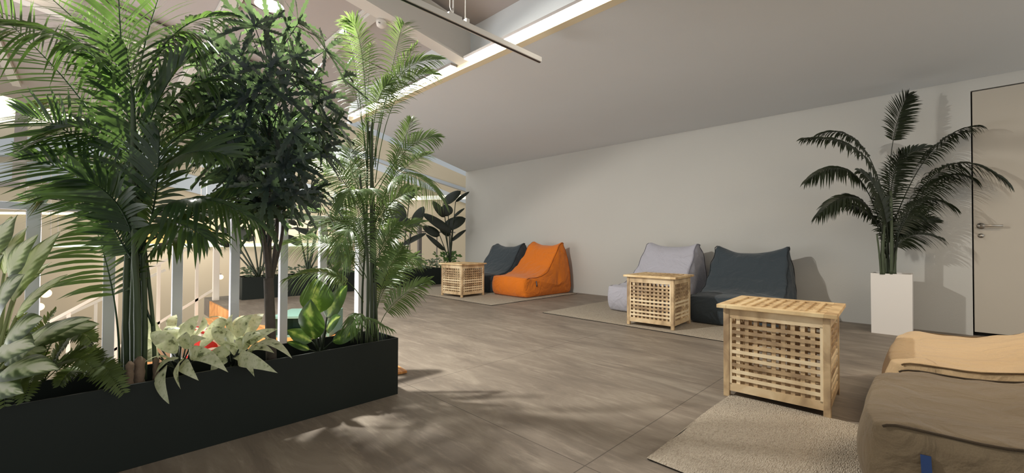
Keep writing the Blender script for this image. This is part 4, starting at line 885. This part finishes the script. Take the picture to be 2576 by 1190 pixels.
leafy('dumb_cane_plant', (-0.241, 2.316, 0.358), 'large striped green and white leaved plant at the far left of the foreground planter', [
    ((-0.164, 2.237, 0.441), (0.002, 1.926, 0.599), 0.1),
    ((-0.159, 2.16, 0.509), (0.021, 2.12, 0.55), 0.12),
    ((-0.192, 2.333, 0.57), (-0.064, 2.273, 0.724), 0.07),
    ((-0.196, 2.265, 0.635), (-0.082, 2.288, 0.887), 0.09),
    ((-0.209, 2.305, 0.716), (-0.14, 2.275, 0.871), 0.11),
    ((-0.255, 2.392, 0.785), (-0.198, 2.402, 0.945), 0.13),
    ((-0.231, 2.44, 0.723), (-0.176, 2.452, 0.903), 0.1),
    ((-0.218, 2.147, 0.598), (-0.15, 2.005, 0.744), 0.12),
    ((-0.199, 2.129, 0.508), (-0.105, 1.962, 0.608), 0.12),
    ((-0.222, 2.125, 0.474), (-0.117, 1.905, 0.533), 0.13),
    ((-0.207, 2.139, 0.417), (-0.065, 1.855, 0.462), 0.1),
    ((-0.255, 2.254, 0.642), (-0.203, 2.127, 0.804), 0.13),
    ((-0.234, 2.166, 0.391), (-0.14, 1.931, 0.39), 0.1),
    ((-0.199, 2.409, 0.65), (-0.11, 2.389, 0.766), 0.07),
    ((-0.285, 2.352, 0.717), (-0.268, 2.332, 0.911), 0.13),
    ((-0.302, 2.374, 0.496), (-0.265, 2.191, 0.726), 0.13),
    ((-0.246, 2.482, 0.797), (-0.22, 2.495, 0.941), 0.1),
    ((-0.203, 2.276, 0.469), (-0.102, 2.103, 0.482), 0.12)], Mdieff, Mstemp, pr=0.005, wave=0.02, bend=0.18)
leafy('speckled_plant', (0.275, 2.282, 0.298), 'cream speckled leaf plant drooping over the planter rim, left of the two', [
    ((0.207, 2.347, 0.4), (0.123, 2.428, 0.59), 0.061),
    ((0.198, 2.314, 0.382), (0.127, 2.341, 0.483), 0.057),
    ((0.202, 2.282, 0.362), (0.134, 2.28, 0.395), 0.061),
    ((0.217, 2.169, 0.35), (0.211, 2.035, 0.275), 0.061),
    ((0.256, 2.299, 0.383), (0.233, 2.348, 0.516), 0.074),
    ((0.275, 2.35, 0.405), (0.313, 2.352, 0.523), 0.066),
    ((0.3, 2.326, 0.405), (0.347, 2.275, 0.563), 0.057),
    ((0.251, 2.191, 0.387), (0.172, 2.239, 0.521), 0.066),
    ((0.285, 2.157, 0.404), (0.283, 2.199, 0.496), 0.074),
    ((0.296, 2.189, 0.363), (0.355, 2.057, 0.442), 0.057),
    ((0.308, 2.177, 0.355), (0.391, 1.994, 0.375), 0.057),
    ((0.254, 2.16, 0.377), (0.18, 2.163, 0.343), 0.057),
    ((0.318, 2.351, 0.336), (0.38, 2.342, 0.498), 0.049),
    ((0.265, 2.149, 0.353), (0.298, 2.017, 0.342), 0.049),
    ((0.337, 2.289, 0.37), (0.419, 2.203, 0.564), 0.057),
    ((0.266, 2.401, 0.433), (0.277, 2.445, 0.543), 0.057),
    ((0.247, 2.349, 0.41), (0.151, 2.471, 0.562), 0.049),
    ((0.274, 2.281, 0.4), (0.329, 2.25, 0.576), 0.053),
    ((0.242, 2.172, 0.36), (0.135, 2.194, 0.385), 0.049),
    ((0.297, 2.201, 0.394), (0.336, 2.104, 0.486), 0.049),
    ((0.267, 2.118, 0.382), (0.245, 2.028, 0.314), 0.045),
    ((0.226, 2.413, 0.42), (0.198, 2.496, 0.555), 0.049)], Magla, Mstemd, wave=0.035, bend=0.42, curl=0.25, rnd=1.1)
leafy('speckled_plant', (0.467, 2.274, 0.292), 'cream speckled leaf plant directly beside the grey tree trunk, right of the two', [
    ((0.468, 2.271, 0.369), (0.438, 2.368, 0.544), 0.057),
    ((0.481, 2.258, 0.387), (0.544, 2.262, 0.548), 0.066),
    ((0.52, 2.29, 0.394), (0.591, 2.287, 0.54), 0.07),
    ((0.487, 2.21, 0.358), (0.549, 2.117, 0.471), 0.057),
    ((0.45, 2.219, 0.363), (0.385, 2.281, 0.505), 0.066),
    ((0.495, 2.175, 0.328), (0.615, 1.954, 0.413), 0.07),
    ((0.462, 2.165, 0.327), (0.554, 1.931, 0.364), 0.066),
    ((0.437, 2.19, 0.353), (0.364, 2.233, 0.376), 0.057),
    ((0.444, 2.154, 0.35), (0.407, 2.19, 0.428), 0.074),
    ((0.469, 2.2, 0.345), (0.49, 2.176, 0.453), 0.066),
    ((0.425, 2.202, 0.336), (0.361, 2.167, 0.313), 0.057),
    ((0.495, 2.287, 0.361), (0.612, 2.197, 0.413), 0.049),
    ((0.494, 2.358, 0.387), (0.529, 2.377, 0.523), 0.049),
    ((0.486, 2.281, 0.382), (0.478, 2.328, 0.553), 0.053),
    ((0.501, 2.239, 0.369), (0.609, 2.128, 0.497), 0.049),
    ((0.46, 2.35, 0.356), (0.395, 2.483, 0.535), 0.049),
    ((0.507, 2.232, 0.341), (0.598, 2.142, 0.369), 0.049),
    ((0.449, 2.177, 0.336), (0.493, 2.035, 0.314), 0.045),
    ((0.461, 2.165, 0.371), (0.418, 2.177, 0.48), 0.057)], Magla, Mstemd, wave=0.035, bend=0.42, curl=0.25, rnd=1.1)
leafy('broad_leaf_plant', (0.859, 2.278, 0.288), 'bright green broad leaved plant between the grey tree trunk and the fine palm', [
    ((0.845, 2.288, 0.468), (0.835, 2.294, 0.657), 0.17),
    ((0.89, 2.286, 0.442), (0.974, 2.227, 0.619), 0.13),
    ((0.809, 2.241, 0.346), (0.78, 2.21, 0.561), 0.15),
    ((0.813, 2.28, 0.329), (0.711, 2.339, 0.396), 0.08),
    ((0.899, 2.237, 0.322), (1.015, 2.148, 0.385), 0.08),
    ((0.844, 2.177, 0.401), (0.88, 2.083, 0.479), 0.1),
    ((0.849, 2.355, 0.459), (0.81, 2.408, 0.5), 0.07),
    ((0.799, 2.267, 0.292), (0.695, 2.299, 0.345), 0.05),
    ((0.91, 2.337, 0.433), (0.941, 2.332, 0.572), 0.08)], Mdieff2, Mstemd, pr=0.004, wave=0.02, bend=0.15)
leafy('paddle_leaf_plant', (5.278, 7.105, 0.469), 'dark paddle leaved plant at the right end of the far planter beside the wall', [
    ((5.167, 7.193, 1.647), (5.482, 7.013, 1.932), 0.213241),
    ((5.405, 7.096, 1.695), (5.675, 6.962, 1.929), 0.0852966),
    ((5.241, 7.124, 1.392), (5.176, 7.184, 1.634), 0.27596),
    ((5.193, 7.172, 1.366), (4.944, 7.273, 1.699), 0.155541),
    ((5.182, 7.188, 1.145), (5.562, 6.945, 1.354), 0.27596),
    ((5.238, 6.992, 1.043), (4.744, 7.337, 1.436), 0.188154),
    ((5.122, 7.251, 0.982), (4.803, 7.424, 1.177), 0.188154),
    ((5.342, 7.172, 0.997), (5.111, 7.259, 1.145), 0.150523),
    ((5.289, 7.087, 0.865), (5.574, 6.938, 1.115), 0.090314),
    ((5.202, 7.177, 0.669), (4.853, 7.378, 1.016), 0.100349),
    ((5.321, 7.044, 1.372), (5.545, 6.958, 1.569), 0.0652268)], Mbird, Mstemd, pr=0.009, wave=0.015, bend=0.12, shape='paddle', group='dark paddle leaved plants in the far planter', nrm=Vector((-0.7, -0.6, 0.3)))
leafy('paddle_leaf_plant', (4.122, 7.062, 0.315), 'dark paddle leaved plant with very large leaves behind the fine palm', [
    ((4.038, 7.13, 1.135), (3.999, 7.158, 1.645), 0.453004),
    ((4.261, 7.038, 1.645), (4.224, 7.068, 1.966), 0.271802),
    ((4.262, 6.906, 1.125), (4.46, 6.841, 1.531), 0.215177),
    ((4.13, 7.044, 0.792), (4.504, 6.807, 1.022), 0.113251),
    ((3.918, 7.25, 1.123), (3.747, 7.276, 1.298), 0.101926),
    ((3.913, 7.4, 0.966), (3.75, 7.418, 1.1), 0.101926),
    ((4.262, 6.906, 1.137), (4.084, 7.081, 1.317), 0.158551)], Mbird, Mstemd, pr=0.009, wave=0.015, bend=0.12, shape='paddle', group='dark paddle leaved plants in the far planter', nrm=Vector((-0.7, -0.6, 0.3)))
leafy('paddle_leaf_plant', (2.404, 6.94, 0.397), 'dark paddle leaved plant in the far planter behind the second railing bar', [
    ((2.494, 6.839, 0.931), (2.197, 6.992, 1.068), 0.0867127),
    ((2.329, 7.007, 0.796), (2.099, 7.092, 0.951), 0.118245),
    ((2.274, 7.055, 1.111), (2.09, 7.096, 1.223), 0.0867127),
    ((2.392, 6.938, 1.096), (2.579, 6.89, 1.221), 0.126128),
    ((2.738, 6.593, 1.075), (2.613, 6.715, 1.192), 0.157659),
    ((2.578, 6.889, 1.341), (2.241, 7.08, 1.553), 0.220723),
    ((2.57, 6.894, 1.485), (2.5, 6.96, 1.693), 0.141893),
    ((2.81, 6.657, 1.294), (2.726, 6.734, 1.662), 0.126128)], Mbird, Mstemd, pr=0.009, wave=0.015, bend=0.12, shape='paddle', group='dark paddle leaved plants in the far planter', nrm=Vector((-0.7, -0.6, 0.3)))
leafy('paddle_leaf_plant', (1.763, 7.088, 0.317), 'dark paddle leaved plant at the left end of the far planter', [
    ((1.495, 7.341, 1.034), (1.671, 7.028, 0.856), 0.164229),
    ((1.445, 7.396, 0.765), (1.286, 7.412, 0.898), 0.0895792),
    ((1.584, 7.259, 0.661), (1.488, 7.354, 0.765), 0.0537475),
    ((1.432, 7.405, 0.974), (1.326, 7.51, 1.063), 0.0821143),
    ((1.84, 7.137, 1.099), (1.741, 7.232, 1.235), 0.164229),
    ((1.989, 6.986, 1.161), (1.851, 7.126, 1.084), 0.164229),
    ((1.652, 7.316, 1.523), (1.511, 7.454, 1.659), 0.134369)], Mbird, Mstemd, pr=0.009, wave=0.015, bend=0.12, shape='paddle', group='dark paddle leaved plants in the far planter', nrm=Vector((-0.7, -0.6, 0.3)))

def fern(root, label, fl, mat):
    org = Vector(root); t = empty('fern', root, label=label, cat='plant', group='ferns in the foreground planter')
    for pts in fl: frond(t, pts, mat, n=26, ll=0.052, lw=0.008, q=0.4, droop=0.1, start=0.15, rach=0.0018, ang0=80, ang1=60, org=org)
fern((-0.119, 2.279, 0.338), 'dense olive fern at the far left under the striped leaves', [[Vector((-0.119, 2.279, 0.338)), Vector((-0.049, 2.206, 0.497)), Vector((0.002, 2.155, 0.483))],
    [Vector((-0.119, 2.279, 0.338)), Vector((-0.029, 2.222, 0.448)), Vector((0.017, 2.21, 0.486))],
    [Vector((-0.119, 2.279, 0.338)), Vector((-0.172, 2.328, 0.496)), Vector((-0.213, 2.369, 0.525))],
    [Vector((-0.119, 2.279, 0.338)), Vector((-0.132, 2.31, 0.479)), Vector((-0.093, 2.29, 0.593))],
    [Vector((-0.119, 2.279, 0.338)), Vector((-0.161, 2.318, 0.468)), Vector((-0.173, 2.328, 0.583))],
    [Vector((-0.119, 2.279, 0.338)), Vector((-0.058, 2.18, 0.432)), Vector((0.013, 2.075, 0.398))],
    [Vector((-0.119, 2.279, 0.338)), Vector((-0.165, 2.252, 0.411)), Vector((-0.225, 2.243, 0.398))],
    [Vector((-0.119, 2.279, 0.338)), Vector((-0.171, 2.224, 0.377)), Vector((-0.226, 2.173, 0.336))],
    [Vector((-0.119, 2.279, 0.338)), Vector((-0.131, 2.163, 0.396)), Vector((-0.149, 2.054, 0.335))],
    [Vector((-0.119, 2.279, 0.338)), Vector((-0.08, 2.252, 0.451)), Vector((-0.04, 2.225, 0.522))],
    [Vector((-0.119, 2.279, 0.338)), Vector((-0.148, 2.271, 0.432)), Vector((-0.195, 2.282, 0.466))],
    [Vector((-0.119, 2.279, 0.338)), Vector((-0.086, 2.188, 0.408)), Vector((-0.027, 2.071, 0.448))],
    [Vector((-0.119, 2.279, 0.338)), Vector((-0.168, 2.291, 0.431)), Vector((-0.254, 2.341, 0.466))],
    [Vector((-0.119, 2.279, 0.338)), Vector((-0.108, 2.223, 0.461)), Vector((-0.067, 2.138, 0.525))],
    [Vector((-0.119, 2.279, 0.338)), Vector((-0.178, 2.195, 0.412)), Vector((-0.19, 2.068, 0.324))]], Mfern)
fern((0.009, 2.264, 0.312), 'small light green fern tipping over the planter rim left of the tall palm', [[Vector((0.009, 2.264, 0.312)), Vector((0.037, 2.179, 0.363)), Vector((0.088, 2.073, 0.296))],
    [Vector((0.009, 2.264, 0.312)), Vector((0.029, 2.207, 0.38)), Vector((0.076, 2.126, 0.329))],
    [Vector((0.009, 2.264, 0.312)), Vector((-0.003, 2.274, 0.403)), Vector((-0.03, 2.301, 0.433))],
    [Vector((0.009, 2.264, 0.312)), Vector((-0.013, 2.25, 0.365)), Vector((-0.059, 2.261, 0.343))],
    [Vector((0.009, 2.264, 0.312)), Vector((0.014, 2.28, 0.368)), Vector((0.024, 2.29, 0.426))],
    [Vector((0.009, 2.264, 0.312)), Vector((-0.038, 2.24, 0.373)), Vector((-0.077, 2.208, 0.331))]], Mfern)


def bush(root, label, w, d, h, n, mat, seed, lw=0.05, group='low bushy plants in the far planter'):
    rnd = random.Random(seed); t = empty('bushy_plant', root, label=label, cat='plant', group=group)
    b = MB()
    for i in range(n):
        a = Vector((rnd.uniform(-1, 1)*w, rnd.uniform(-1, 1)*d, rnd.random()**0.8*h))
        dr = Vector((a.x*2+rnd.uniform(-.3, .3)*w, rnd.uniform(-.6, .2)*d*2, rnd.uniform(-.3, .6)*h)).normalized()
        leaf_verts(b, a, a+dr*lw*rnd.uniform(.7, 1.2), lw*0.6, Vector((rnd.uniform(-.6, .2), rnd.uniform(-1, 0), rnd.uniform(.2, 1))), 0.2, 0.1, n=4)
    b.build('foliage', mat, t, smooth=True, recalc=False)
    b = MB()
    for i in range(7):
        b.tube([(rnd.uniform(-.2, .2)*w, 0, -0.05), (rnd.uniform(-.6, .6)*w, 0, h*.5), (rnd.uniform(-.9, .9)*w, rnd.uniform(-.5, .5)*d, h*.85)], 0.003, 5)
    b.build('stems', Mstem, t)
bush((1.728, 7.2, 0.285), 'speckled low bush at the left end of the far planter', 0.13, 0.12, 0.18, 70, Mbush, 20, lw=0.06)
bush((2.053, 7.2, 0.285), 'grey green low bush second from the left end of the far planter', 0.16, 0.12, 0.16, 80, Mbush, 21, lw=0.06)
bush((2.465, 7.2, 0.285), 'grey green low bush third from the left in the far planter', 0.15, 0.12, 0.16, 70, Mbush, 22, lw=0.06)
bush((2.982, 7.2, 0.285), 'taller striped bush in the middle of the far planter', 0.15, 0.12, 0.35, 80, Mbush, 23, lw=0.12)
bush((3.372, 7.2, 0.285), 'bright green bush right of the taller striped bush', 0.15, 0.12, 0.2, 60, Mivy, 24, lw=0.06)
bush((3.872, 7.2, 0.285), 'bright green bush with upright leaves behind the fine palm stems', 0.14, 0.12, 0.28, 80, Mivy, 25, lw=0.06)
bush((4.204, 7.2, 0.285), 'small bright green bush left of the thick grey railing post', 0.13, 0.12, 0.2, 60, Mivy, 26, lw=0.06)
bush((4.556, 7.2, 0.285), 'grey green bush in front of the thick grey railing post', 0.12, 0.12, 0.16, 70, Mbush, 27, lw=0.06)
bush((4.883, 7.2, 0.285), 'grey green bush between the thick grey post and the crate table', 0.12, 0.12, 0.22, 80, Mbush, 28, lw=0.06)
bush((5.28, 7.2, 0.0), 'bright leafy plant behind the farthest crate table against the wall corner', 0.26, 0.14, 0.62, 150, Mivy, 77, lw=0.09)

# ------------------------------------------------------------ white pot for the palm by the door
t = empty('tall_pot', (5.43, 0.27, 0), R(0), label='tall square white pot holding the palm beside the door', cat='pot')
w = 0.145
b = MB(); th = 0.012
for a in range(4):
    pass
wb = w*0.99
def taper(x0, x1, y0, y1):
    s_ = 0.985
    vs = [(x*s_, y*s_, 0) for x in (x0, x1) for y in (y0, y1)]+[(x, y, 0.57) for x in (x0, x1) for y in (y0, y1)]
    b.add(vs, [(0, 1, 3, 2), (4, 6, 7, 5), (0, 4, 5, 1), (2, 3, 7, 6), (0, 2, 6, 4), (1, 5, 7, 3)])
taper(-w, w, -w, -w+th); taper(-w, w, w-th, w); taper(-w, -w+th, -w+th, w-th); taper(w-th, w, -w+th, w-th); b.box(-w+th, w-th, -w+th, w-th, 0.005, 0.02)
b.build('body', Mpot, t)
b = MB(); b.box(-w+th, w-th, -w+th, w-th, 0.02, 0.545); b.build('soil', Msoil, t)
